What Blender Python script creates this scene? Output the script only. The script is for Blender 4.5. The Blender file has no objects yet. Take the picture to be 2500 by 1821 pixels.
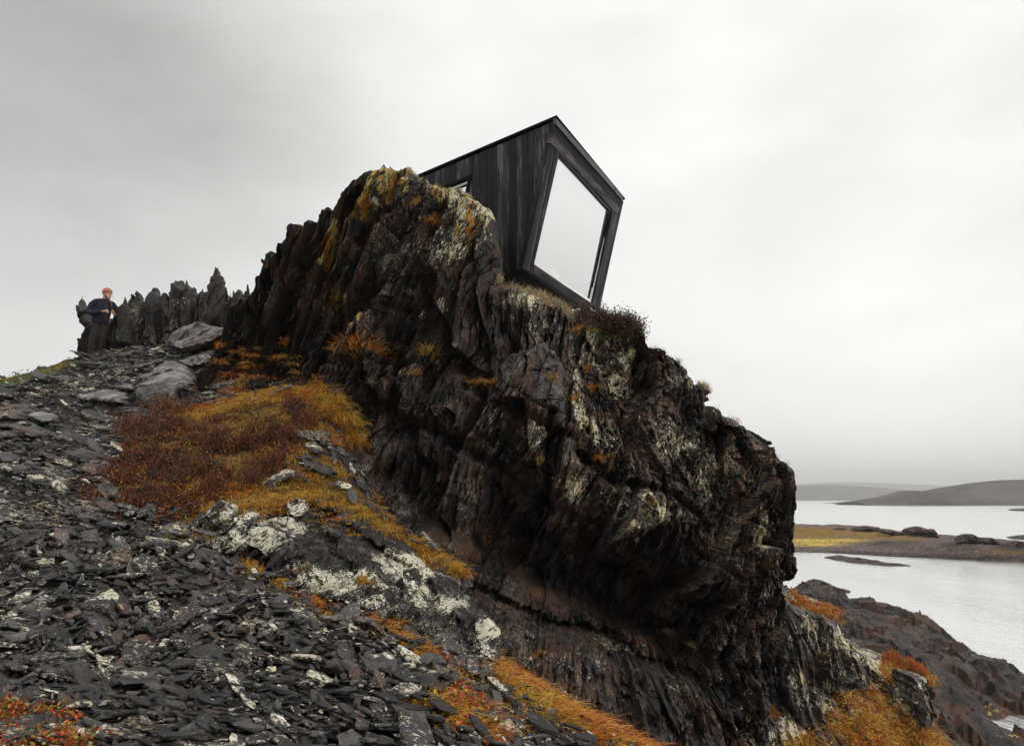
import bpy, math, random
import numpy as np
from math import radians as rad, sin, cos, pi
from mathutils import Vector, Matrix

# ------------------------------------------------------------------ camera, sky, sun
SC = bpy.context.scene
COL = SC.collection
CZ = 9.0                      # eye height above the sea
FPX, CX, CY, PITCH = 1667.0, 1250.0, 910.0, rad(10.4)
CP, SP = cos(PITCH), sin(PITCH)

cam_d = bpy.data.cameras.new('camera')
cam = bpy.data.objects.new('camera', cam_d)
COL.objects.link(cam)
cam.location = (0, 0, CZ)
cam.rotation_euler = (pi/2 + PITCH, 0, 0)
cam_d.sensor_width = 36.0
cam_d.lens = FPX*36.0/2500.0
cam_d.clip_start = 0.1
cam_d.clip_end = 20000
SC.camera = cam

SUN_EL, SUN_AZ = rad(52), rad(118)       # azimuth measured from +Y towards +X
world = bpy.data.worlds.new('World')
SC.world = world
world.use_nodes = True
wn, wl = world.node_tree.nodes, world.node_tree.links
wn.clear()
w_out = wn.new('ShaderNodeOutputWorld')
w_bg = wn.new('ShaderNodeBackground')
w_bg.inputs['Strength'].default_value = 0.1
wl.new(w_bg.outputs[0], w_out.inputs['Surface'])
w_sky = wn.new('ShaderNodeTexSky')
w_sky.sky_type = 'NISHITA'
w_sky.sun_disc = False
w_sky.sun_elevation = SUN_EL
w_sky.sun_rotation = SUN_AZ
w_tc = wn.new('ShaderNodeTexCoord')

def wnode(t, **kw):
    n = wn.new(t)
    for k, v in kw.items():
        setattr(n, k, v)
    return n
def wmath(op, a, b=None, c=None):
    n = wn.new('ShaderNodeMath'); n.operation = op
    for i, v in enumerate((a, b, c)):
        if v is None: continue
        if isinstance(v, (int, float)): n.inputs[i].default_value = v
        else: wl.new(v, n.inputs[i])
    return n.outputs[0]
w_sep = wnode('ShaderNodeSeparateXYZ'); wl.new(w_tc.outputs['Generated'], w_sep.inputs[0])
def w_noise(scale, detail, zs, seed):
    mp = wnode('ShaderNodeMapping'); mp.inputs['Scale'].default_value = (1, 1, zs)
    mp.inputs['Location'].default_value = (seed, seed*.7, seed*1.3)
    mp.inputs['Rotation'].default_value = (0, .25, 0)
    wl.new(w_tc.outputs['Generated'], mp.inputs[0])
    n = wnode('ShaderNodeTexNoise'); n.inputs['Scale'].default_value = scale
    n.inputs['Detail'].default_value = detail; n.inputs['Roughness'].default_value = .5
    wl.new(mp.outputs[0], n.inputs['Vector'])
    return n.outputs['Fac']
def w_blob(px, py, sharp):
    X, Y = (px-CX)/FPX, (CY-py)/FPX
    d = Vector((X, CP-Y*SP, SP+Y*CP)).normalized()
    n = wnode('ShaderNodeVectorMath', operation='DOT_PRODUCT')
    wl.new(w_tc.outputs['Generated'], n.inputs[0]); n.inputs[1].default_value = d
    return wmath('EXPONENT', wmath('MULTIPLY', wmath('SUBTRACT', n.outputs['Value'], 1.0), sharp))
SKY_BLOBS = [(0, 60, 20, -.47), (700, 330, 120, -.07), (420, 330, 40, -.13), (60, 760, 30, -.01), (150, 620, 12, .05), (1400, 800, 5, .04),
             (2150, 860, 60, .12), (2400, 620, 90, -.02), (2250, 1130, 60, .14), (1500, 560, 60, .06), (560, 380, 260, -.06),
             (900, 200, 60, .03)]
val = wmath('MULTIPLY_ADD', w_noise(2.6, 4, 2.2, 3.1), .24, .690)
val = wmath('ADD', val, wmath('MULTIPLY', w_noise(5.0, 6, 2.0, 8.4), .30))
for bx, by, sh, am in SKY_BLOBS:
    val = wmath('ADD', val, wmath('MULTIPLY', w_blob(bx, by, sh), am))
# bright patch added to the sky out of view to whiten the window's reflection
_n = wnode('ShaderNodeVectorMath', operation='DOT_PRODUCT'); wl.new(w_tc.outputs['Generated'], _n.inputs[0]); _n.inputs[1].default_value = (.86, .49, .12)
val = wmath('ADD', val, wmath('MULTIPLY', wmath('EXPONENT', wmath('MULTIPLY', wmath('SUBTRACT', _n.outputs['Value'], 1.0), 14)), .15))
zen = wmath('POWER', wmath('MAXIMUM', w_sep.outputs['Z'], 0.0), 5.0)  # an overcast sky is brightest overhead
val = wmath('ADD', val, wmath('MULTIPLY', zen, 1.0))
w_comb = wnode('ShaderNodeCombineColor')
w_mulr = wmath('MULTIPLY', val, 10.0*1.0)
w_mulg = wmath('MULTIPLY', val, 10.0*1.0)
w_mulb = wmath('MULTIPLY', val, 10.0*.975)
for i, s in enumerate((w_mulr, w_mulg, w_mulb)): wl.new(s, w_comb.inputs[i])
w_mix = wnode('ShaderNodeMix', data_type='RGBA'); w_mix.inputs[0].default_value = 0.96
wl.new(w_sky.outputs[0], w_mix.inputs[6]); wl.new(w_comb.outputs[0], w_mix.inputs[7])
wl.new(w_mix.outputs[2], w_bg.inputs['Color'])

sun_d = bpy.data.lights.new('sun', 'SUN')
sun_d.energy = 1.5
sun_d.angle = rad(10)
sun_d.color = (1.0, .96, .9)
sun = bpy.data.objects.new('sun', sun_d)
COL.objects.link(sun)
sdir = Vector((sin(SUN_AZ)*cos(SUN_EL), cos(SUN_AZ)*cos(SUN_EL), sin(SUN_EL)))
sun.rotation_euler = sdir.to_track_quat('Z', 'Y').to_euler()
sun.location = (20, -20, 60)

SC.view_settings.view_transform = 'Standard'
SC.view_settings.look = 'None'
SC.view_settings.exposure = 0.0
SC.view_settings.gamma = 1.0
SC.cycles.max_bounces = 5
SC.cycles.volume_bounces = 0

# ------------------------------------------------------------------ helpers: projection, noise, interpolation
rng = np.random.default_rng(7)
random.seed(7)

def ray(px, py):
    X = (np.asarray(px, float)-CX)/FPX; Y = (CY-np.asarray(py, float))/FPX
    return np.stack([X, CP-Y*SP, SP+Y*CP], -1)
def P(px, py, Y):
    """the world point that stands at distance Y (metres north of the camera) in direction of a photo pixel"""
    r = ray(px, py)
    t = np.asarray(Y, float)/r[..., 1]
    p = r*t[..., None]
    p[..., 2] += CZ
    return p
def proj(p):
    z = p[..., 2]-CZ
    d = np.maximum(p[..., 1]*CP+z*SP, 1e-3); u = -p[..., 1]*SP+z*CP
    return CX+FPX*p[..., 0]/d, CY-FPX*u/d

def _hash(i, j, k, seed):
    h = (i.astype(np.int64)*374761393 + j.astype(np.int64)*668265263 + k.astype(np.int64)*2147483647 + seed*1274126177) & 0xffffffff
    h = ((h ^ (h >> 13))*1274126177) & 0xffffffff
    h = ((h ^ (h >> 16))*2246822519) & 0xffffffff
    h = h ^ (h >> 13)
    return (h & 0xffffff)/float(0xffffff)
def vnoise(x, y, z=None, seed=0):
    if z is None: z = np.zeros_like(x)
    xi, yi, zi = np.floor(x), np.floor(y), np.floor(z)
    fx, fy, fz = x-xi, y-yi, z-zi
    fx, fy, fz = [f*f*(3-2*f) for f in (fx, fy, fz)]
    r = 0
    for dx in (0, 1):
        for dy in (0, 1):
            for dz in (0, 1):
                w = (fx if dx else 1-fx)*(fy if dy else 1-fy)*(fz if dz else 1-fz)
                r = r + w*_hash(xi+dx, yi+dy, zi+dz, seed)
    return r*2-1
def fbm(x, y, z=None, seed=0, octv=4, gain=.5):
    a, s, r = 1.0, 1.0, 0
    for o in range(octv):
        r = r + a*vnoise(x*s+o*7.3, y*s-o*3.1, None if z is None else z*s, seed+o)
        a *= gain; s *= 2.03
    return r
def facet(u, v, seed, tilt=.8, saw=0.0):
    """broken-rock relief: every cell of an uneven pattern is a plane with its own height and tilt"""
    ui, vi = np.floor(u), np.floor(v)
    best = np.full(u.shape, 1e9); h = np.zeros(u.shape)
    k0 = np.zeros_like(ui)
    for du in (-1, 0, 1):
        for dv in (-1, 0, 1):
            cu, cv = ui+du, vi+dv
            pu = cu+_hash(cu, cv, k0, seed); pv = cv+_hash(cu, cv, k0, seed+11)
            dd = (u-pu)**2+(v-pv)**2
            hh = (_hash(cu, cv, k0, seed+23)*2-1) + tilt*((u-pu)*(_hash(cu, cv, k0, seed+31)*2-1)*1.4 + (v-pv)*(_hash(cu, cv, k0, seed+41)*2-1)*1.4) + saw*(u-pu)
            m = dd < best
            best = np.where(m, dd, best); h = np.where(m, hh, h)
    return h

def smooth01(t):
    t = np.clip(t, 0, 1); return t*t*(3-2*t)

class RBF:
    """smooth surface through scattered control points (thin-plate spline)"""
    def __init__(s, pts, vals, smooth=1e-3):
        s.p = np.asarray(pts, float); v = np.asarray(vals, float); n = len(s.p)
        s.sc = np.abs(s.p-s.p.mean(0)).max(); s.c = s.p.mean(0)
        q = (s.p-s.c)/s.sc; s.q = q
        d = np.linalg.norm(q[:, None]-q[None], axis=-1)
        K = s.k(d)+np.eye(n)*smooth
        A = np.zeros((n+3, n+3)); A[:n, :n] = K; A[:n, n] = 1; A[:n, n+1:] = q; A[n, :n] = 1; A[n+1:, :n] = q.T
        s.w = np.linalg.solve(A, np.concatenate([v, np.zeros(3)]))
    def k(s, d):
        return np.where(d > 1e-9, d*d*np.log(np.maximum(d, 1e-9)), 0)
    def __call__(s, x, y):
        x = np.asarray(x, float); y = np.asarray(y, float)
        sh = x.shape; q = (np.stack([x.ravel(), y.ravel()], -1)-s.c)/s.sc
        out = s.w[-3]+q@s.w[-2:]
        for i in range(len(s.q)):
            d2 = ((q-s.q[i])**2).sum(1)
            out = out + s.w[i]*np.where(d2 > 1e-18, .5*d2*np.log(np.maximum(d2, 1e-18)), 0)
        return out.reshape(sh)

def sdf_poly(x, y, poly):
    """signed distance (inside positive) to a closed outline and the nearest point on it"""
    best = np.full(x.shape, 1e18); nx = np.zeros_like(x); ny = np.zeros_like(x); ins = np.zeros(x.shape, bool)
    n = len(poly)
    for i in range(n):
        ax, ay = poly[i]; bx, by = poly[(i+1) % n]
        ex, ey = bx-ax, by-ay; L = ex*ex+ey*ey+1e-12
        t = np.clip(((x-ax)*ex+(y-ay)*ey)/L, 0, 1)
        qx, qy = ax+t*ex, ay+t*ey
        d = (x-qx)**2+(y-qy)**2
        m = d < best
        best = np.where(m, d, best); nx = np.where(m, qx, nx); ny = np.where(m, qy, ny)
        c = (ay > y) != (by > y)
        if c.any():
            xi = ax+(y-ay)*ex/(ey if abs(ey) > 1e-12 else 1e-12)
            ins ^= c & (x < xi)
    d = np.sqrt(best)
    return np.where(ins, d, -d), nx, ny
def in_poly(x, y, poly):
    ins = np.zeros(np.shape(x), bool); n = len(poly)
    for i in range(n):
        ax, ay = poly[i]; bx, by = poly[(i+1) % n]
        c = (ay > y) != (by > y)
        ins ^= c & (x < ax+(y-ay)*(bx-ax)/(by-ay if abs(by-ay) > 1e-12 else 1e-12))
    return ins
def line_dist(x, y, line):
    best = np.full(np.shape(x), 1e18)
    for (ax, ay), (bx, by) in zip(line[:-1], line[1:]):
        ex, ey = bx-ax, by-ay; L = ex*ex+ey*ey+1e-12
        t = np.clip(((x-ax)*ex+(y-ay)*ey)/L, 0, 1)
        best = np.minimum(best, (x-ax-t*ex)**2+(y-ay-t*ey)**2)
    return np.sqrt(best)

# ------------------------------------------------------------------ helpers: objects
def tag(o, label=None, cat=None, group=None, kind=None):
    if label: o['label'] = label
    if cat: o['category'] = cat
    if group: o['group'] = group
    if kind: o['kind'] = kind
    return o
def mesh_obj(name, verts, faces, mat=None, parent=None, smooth=False, attrs=None, cols=None):
    """faces: an (n,3)/(n,4) array, a list of such arrays, or a list of index lists"""
    me = bpy.data.meshes.new(name)
    verts = np.asarray(verts, np.float32)
    if isinstance(faces, np.ndarray): faces = [faces]
    if len(faces) and isinstance(faces[0], np.ndarray):
        arrs = [f for f in faces if len(f)]
        loops = np.concatenate([f.ravel() for f in arrs]).astype(np.int32)
        sizes = np.concatenate([np.full(len(f), f.shape[1]) for f in arrs])
    else:
        loops = np.array([i for f in faces for i in f], np.int32)
        sizes = np.array([len(f) for f in faces])
    starts = np.concatenate([[0], np.cumsum(sizes)[:-1]]).astype(np.int32)
    me.vertices.add(len(verts)); me.vertices.foreach_set('co', verts.ravel())
    me.loops.add(len(loops)); me.loops.foreach_set('vertex_index', loops)
    me.polygons.add(len(sizes)); me.polygons.foreach_set('loop_start', starts)
    me.polygons.foreach_set('use_smooth', np.full(len(sizes), smooth))
    me.update(calc_edges=True)
    for k, v in (attrs or {}).items():
        a = me.attributes.new(k, 'FLOAT', 'POINT'); a.data.foreach_set('value', np.asarray(v, np.float32))
    if cols is not None:
        a = me.attributes.new('col', 'FLOAT_COLOR', 'POINT')
        c = np.ones((len(verts), 4), np.float32); c[:, :3] = cols
        a.data.foreach_set('color', c.ravel())
    if mat: me.materials.append(mat)
    o = bpy.data.objects.new(name, me)
    COL.objects.link(o)
    if parent: o.parent = parent
    return o
def empty(name, loc, rz=0.0):
    o = bpy.data.objects.new(name, None); COL.objects.link(o)
    o.location = loc; o.rotation_euler = (0, 0, rz); o.empty_display_size = .2
    return o

# ------------------------------------------------------------------ materials
class NT:
    def __init__(s, name):
        s.m = bpy.data.materials.new(name); s.m.use_nodes = True
        s.n, s.l = s.m.node_tree.nodes, s.m.node_tree.links
        s.b = s.n['Principled BSDF']; s.out = s.n['Material Output']
        s.tc = s.n.new('ShaderNodeTexCoord').outputs['Object']
    def put(s, sock, v):
        if v is None: return
        if isinstance(v, bpy.types.NodeSocket): s.l.new(v, sock)
        elif isinstance(v, (tuple, list)) and sock.type == 'RGBA' and len(v) == 3: sock.default_value = (*v, 1)
        else: sock.default_value = v
    def map(s, scale=(1, 1, 1), rot=(0, 0, 0), loc=(0, 0, 0), vec=None):
        # rotate first, then scale, so that stretch follows the rotated axes
        a = s.n.new('ShaderNodeMapping'); s.put(a.inputs[0], vec or s.tc); a.inputs['Rotation'].default_value = rot
        b = s.n.new('ShaderNodeMapping'); s.l.new(a.outputs[0], b.inputs[0])
        b.inputs['Scale'].default_value = scale; b.inputs['Location'].default_value = loc
        return b.outputs[0]
    def noise(s, scale, detail=4, rough=.55, vec=None, dist=0):
        n = s.n.new('ShaderNodeTexNoise'); s.put(n.inputs['Vector'], vec or s.tc)
        n.inputs['Scale'].default_value = scale; n.inputs['Detail'].default_value = detail
        n.inputs['Roughness'].default_value = rough; n.inputs['Distortion'].default_value = dist
        return n.outputs['Fac']
    def vor(s, scale, vec=None, feat='F1', out='Distance'):
        n = s.n.new('ShaderNodeTexVoronoi'); s.put(n.inputs['Vector'], vec or s.tc)
        n.feature = feat; n.inputs['Scale'].default_value = scale
        return n.outputs[out]
    def math(s, op, a, b=None, c=None, clamp=False):
        n = s.n.new('ShaderNodeMath'); n.operation = op; n.use_clamp = clamp
        for i, v in enumerate((a, b, c)): s.put(n.inputs[i], v)
        return n.outputs[0]
    def ramp(s, fac, stops):
        n = s.n.new('ShaderNodeValToRGB'); s.put(n.inputs[0], fac)
        el = n.color_ramp.elements
        while len(el) < len(stops): el.new(.5)
        for e, (p, c) in zip(el, stops):
            e.position = p; e.color = (*c, 1) if isinstance(c, (tuple, list)) else (c, c, c, 1)
        return n.outputs[0]
    def sstep(s, v, lo, hi):
        n = s.n.new('ShaderNodeMapRange'); n.interpolation_type = 'SMOOTHSTEP'
        s.put(n.inputs[0], v); s.put(n.inputs[1], lo); s.put(n.inputs[2], hi)
        return n.outputs[0]
    def mix(s, fac, a, b):
        n = s.n.new('ShaderNodeMix'); n.data_type = 'RGBA'
        s.put(n.inputs[0], fac); s.put(n.inputs[6], a); s.put(n.inputs[7], b)
        return n.outputs[2]
    def attr(s, name, out='Fac'):
        n = s.n.new('ShaderNodeAttribute'); n.attribute_name = name
        return n.outputs[out]
    def bump(s, h, strength, dist, prev=None):
        n = s.n.new('ShaderNodeBump'); s.put(n.inputs['Height'], h)
        n.inputs['Strength'].default_value = strength; n.inputs['Distance'].default_value = dist
        if prev: s.l.new(prev, n.inputs['Normal'])
        return n.outputs[0]
    def fin(s, color=None, rough=None, normal=None, **kw):
        s.put(s.b.inputs['Base Color'], color); s.put(s.b.inputs['Roughness'], rough)
        if normal: s.l.new(normal, s.b.inputs['Normal'])
        for k, v in kw.items(): s.put(s.b.inputs[k.replace('_', ' ')], v)
        return s.m

def mat_rock(name, tilt=20, dark=.0018, mid=.008, light=.075, base_l=0.0, base_y=0.0, base_r=0.0, scale=1.0, aniso=5.0, tint=(1, .93, .92), ls=1.0, fleck=1.0, spec=.28, warm=1.0):
    """foliated slate: vertex attributes lic / yel / rus say where lichens and rusty stain really grow"""
    t = NT(name)
    t.tc = t.n.new('ShaderNodeNewGeometry').outputs['Position']
    R = (0, rad(-tilt), 0)
    va = t.map((7*scale, 7*scale, 7*scale/aniso), R)
    vb = t.map((30*scale, 30*scale, 30*scale/aniso), R)
    n1 = t.noise(1, 6, .62, va, .15)
    n2 = t.noise(1, 5, .65, vb)
    n3 = t.noise(.8*scale, 5, .55)
    c = t.math('ADD', t.math('ADD', t.math('MULTIPLY', n1, .6), t.math('MULTIPLY', n2, .4)), t.math('MULTIPLY', t.attr('lum'), .10))
    rock = t.ramp(c, [(.37, (dark*tint[0], dark*tint[1], dark*tint[2])), (.50, (mid*tint[0], mid*tint[1], mid*tint[2])), (.62, (light*tint[0], light*tint[1]*.97, light*tint[2]*.93))])
    rus = t.math('MULTIPLY', t.sstep(t.noise(2.2*scale, 5, .6), .42, .62), t.math('ADD', t.attr('rus'), base_r), clamp=True)
    rock = t.mix(t.math('MULTIPLY', rus, .8), rock, t.mix(n2, (.020, .008, .005), (.10, .045, .024)))
    # white / cream crust lichen: clustered patches broken into specks
    # pale flecks along the cleavage edges
    fk = t.noise(1, 3, .7, t.map((42*scale, 42*scale, 11*scale), R)); fz = t.noise(1.3*scale, 4, .6, t.map((1, 1, .6), R, (5, 3, 1)))
    fth = t.math('SUBTRACT', .71, t.math('MULTIPLY', t.sstep(fz, .42, .66), .17*fleck))
    fm = t.sstep(fk, fth, t.math('ADD', fth, .05))
    rock = t.mix(t.math('MULTIPLY', fm, .8), rock, t.ramp(n3, [(.4, (.30, .255, .215)), (.55, (.36, .27, .16)), (.65, (.44, .42, .38))]))
    lic = t.math('ADD', t.attr('lic'), base_l)
    lic = t.math('MULTIPLY', lic, t.math('MULTIPLY_ADD', t.sstep(t.noise(2.6*scale, 5, .65, t.map((1, 1, .6), R, (8, 2, 6))), .36, .60), .75, .35))
    big = t.noise(1.7*scale*ls, 3, .6, t.map((1, 1, .5), R))
    sp = t.noise(1, 4, .68, t.map((20*scale*ls, 20*scale*ls, 8*scale*ls), R))
    sp2 = t.noise(48*scale*ls, 2, .6)
    score = t.math('ADD', t.math('ADD', t.math('MULTIPLY', sp, .62), t.math('MULTIPLY', sp2, .22)), t.math('MULTIPLY', big, .30))
    thr = t.math('SUBTRACT', .79, t.math('MULTIPLY', lic, .235))
    lm = t.sstep(score, thr, t.math('ADD', thr, .022))
    lm = t.math('MULTIPLY', lm, t.sstep(t.math('ADD', t.math('MULTIPLY', n2, .6), t.math('MULTIPLY', fk, .4)), .43, .475))
    lcol = t.ramp(t.noise(3.5*scale, 4, .7), [(.35, (.66, .63, .56)), (.46, (.46, .42, .33)), (.56, (.50, .49-.06*warm, .42-.20*warm)), (.70, (.66, .64, .60))])
    col = t.mix(lm, rock, lcol)
    # yellow and orange lichen / moss
    yel = t.math('ADD', t.attr('yel'), base_y)
    ysc = t.math('ADD', t.math('MULTIPLY', t.noise(1, 5, .65, t.map((9*scale, 9*scale, 4*scale), R)), .7), t.math('MULTIPLY', t.noise(30*scale, 3, .6), .3))
    ythr = t.math('SUBTRACT', .76, t.math('MULTIPLY', yel, .25))
    ym = t.math('MULTIPLY', t.math('MULTIPLY', t.sstep(ysc, ythr, t.math('ADD', ythr, .03)), t.sstep(yel, .01, .2)), t.sstep(t.math('ADD', t.math('MULTIPLY', n2, .5), t.math('MULTIPLY', fk, .5)), .43, .50))
    ycol = t.ramp(t.noise(2.6*scale, 4, .6), [(.38, (.40, .12, .012)), (.47, (.40, .22, .03)), (.55, (.42, .33, .08)), (.68, (.50, .46, .24))])
    col = t.mix(ym, col, ycol)
    b = t.bump(n1, .45, .04/scale)
    b = t.bump(n2, .7, .016/scale, b)
    b = t.bump(t.math('ADD', sp, t.math('MULTIPLY', lm, .5)), .5, .006/scale, b)
    rough = t.ramp(n2, [(.35, .5), (.65, .8)])
    return t.fin(col, t.math('MAXIMUM', rough, t.math('MULTIPLY', lm, .9)), b, Specular_IOR_Level=spec)

M_CLIFF = mat_rock('cliff_slate', 20, base_l=.15, base_r=.65, base_y=.28, fleck=1.0)
M_LEDGE = mat_rock('ledge_slate', 55, base_l=.60, base_r=.15, aniso=2.5, ls=1.7, fleck=.95, warm=.3)
M_SPIRE = mat_rock('spire_slate', 14, dark=.004, mid=.015, light=.05, base_l=.2, base_r=.25)
M_SCREE = mat_rock('scree_slate', 90, dark=.0015, mid=.006, light=.045, base_l=.22, base_r=.1, aniso=1.6, scale=1.3, tint=(1, .94, .94), ls=1.7, fleck=1.12, warm=.5, spec=.55)
M_GREY = mat_rock('smooth_grey_slate', 60, dark=.045, mid=.135, light=.26, fleck=.5, base_l=-.6, aniso=2.5, scale=.6, tint=(1, .96, .95))
M_BROWN = mat_rock('brown_slate', 80, dark=.02, mid=.055, light=.12, base_l=-.5, base_r=.6, aniso=2.0, scale=.8, tint=(1.05, .9, .85))
M_SHORE = mat_rock('shore_rock', 60, dark=.003, mid=.012, light=.05, fleck=.6, base_l=-.2, base_r=.7, aniso=3.0, scale=.35)
M_SHORE2 = mat_rock('pillar_rock', 8, dark=.007, mid=.034, light=.12, base_l=.52, base_r=.4, aniso=4.0, scale=.9)

def mat_plant(name):
    t = NT(name)
    c = t.attr('col', 'Color')
    n = t.noise(40, 2)
    c2 = t.mix(t.math('MULTIPLY', n, .35), c, (.02, .012, .006))
    t.fin(c2, .6)
    tr = t.n.new('ShaderNodeBsdfTranslucent'); t.put(tr.inputs[0], c)
    mx = t.n.new('ShaderNodeMixShader'); mx.inputs[0].default_value = .22
    t.l.new(t.b.outputs[0], mx.inputs[1]); t.l.new(tr.outputs[0], mx.inputs[2])
    t.l.new(mx.outputs[0], t.out.inputs[0])
    return t.m
M_PLANT = mat_plant('dry_plants')

def mat_soil():
    t = NT('dark_soil')
    n = t.noise(6, 6, .65)
    c = t.ramp(n, [(.35, (.010, .008, .007)), (.6, (.035, .026, .02))])
    m = t.math('MULTIPLY', t.attr('moss'), t.sstep(t.noise(9, 5, .7), .3, .55))
    c = t.mix(m, c, t.ramp(t.noise(14, 4, .7), [(.35, (.05, .02, .008)), (.5, (.12, .055, .008)), (.65, (.13, .10, .015))]))
    g = t.math('MULTIPLY', t.attr('green'), t.sstep(t.noise(7, 5, .7), .25, .5))
    c = t.mix(g, c, t.ramp(t.noise(30, 4, .7), [(.35, (.018, .028, .006)), (.65, (.09, .10, .02))]))
    return t.fin(c, .9, t.bump(t.noise(18, 6, .7), .8, .05), Specular_IOR_Level=.2)
M_SOIL = mat_soil()

def mat_plain(name, c0, c1, scale=8, rough=.6, bump=0, **kw):
    t = NT(name)
    n = t.noise(scale, 5, .6)
    return t.fin(t.ramp(n, [(.3, c0), (.7, c1)]), rough, t.bump(n, .5, bump) if bump else None, **kw)

def mat_wood(name='black_stained_boards'):
    t = NT(name)
    r = t.attr('rnd')
    off = t.n.new('ShaderNodeCombineXYZ'); t.put(off.inputs[0], t.math('MULTIPLY', r, 37.0)); t.put(off.inputs[1], t.math('MULTIPLY', r, 91.0)); t.put(off.inputs[2], t.math('MULTIPLY', r, 53.0))
    ad = t.n.new('ShaderNodeVectorMath'); ad.operation = 'ADD'; t.l.new(t.attr('wuv', 'Vector'), ad.inputs[0]); t.l.new(off.outputs[0], ad.inputs[1])
    v = ad.outputs[0]                       # x across the board, z along it
    grain = t.noise(1, 5, .6, t.map((38, 38, 2.0), vec=v), 1.2)
    soft = t.noise(1, 3, .5, t.map((6, 6, .9), vec=v))
    knot = t.vor(1, t.map((5.5, 5.5, 1.9), vec=v))
    km = t.math('SUBTRACT', 1.0, t.sstep(knot, .09, .24), clamp=True)
    c = t.ramp(t.math('ADD', t.math('MULTIPLY', grain, .50), t.math('ADD', t.math('MULTIPLY', soft, .36), t.math('MULTIPLY', r, .14))),
               [(.42, (.002, .0018, .0024)), (.50, (.011, .0092, .011)), (.56, (.034, .029, .033)), (.63, (.12, .105, .112))])
    c = t.mix(km, c, (.002, .002, .002))
    return t.fin(c, t.ramp(grain, [(.3, .6), (.7, .8)]), t.bump(t.math('SUBTRACT', grain, t.math('MULTIPLY', km, .3)), .35, .006), Specular_IOR_Level=.22)
M_WOOD = mat_wood()
M_FLASH = mat_plain('dark_metal_flashing', (.05, .05, .052), (.08, .078, .08), 12, .38, Metallic=.6)
M_BLACK = mat_plain('black_paint', (.002, .002, .002), (.004, .004, .004), 10, .8, Specular_IOR_Level=.08)
M_WHITE = mat_plain('white_paint', (.80, .80, .79), (.86, .86, .85), 10, .35)
M_MATT_WHITE = mat_plain('matt_white', (.74, .74, .73), (.80, .80, .79), 3, .8)
def mat_glass():
    t = NT('coated_window_glass')
    n = t.noise(1.1, 3, .5)
    return t.fin((.86, .86, .865), .03, t.bump(n, .05, .02), Metallic=.94)
M_GLASS = mat_glass()
def mat_water():
    t = NT('sea_water')
    v = t.map((1, .22, 1), rot=(0, 0, rad(-14)))
    a = t.noise(.8, 5, .68, v)
    b = t.noise(.09, 4, .6, t.map((1, .3, 1), rot=(0, 0, rad(8))))
    c = t.ramp(b, [(.35, (.80, .805, .785)), (.65, (.86, .86, .84))])
    bp = t.bump(a, .5, .3)
    return t.fin(c, t.ramp(b, [(.4, .17), (.6, .20)]), bp, Metallic=.85, Specular_IOR_Level=.8)
M_WATER = mat_water()

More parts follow.
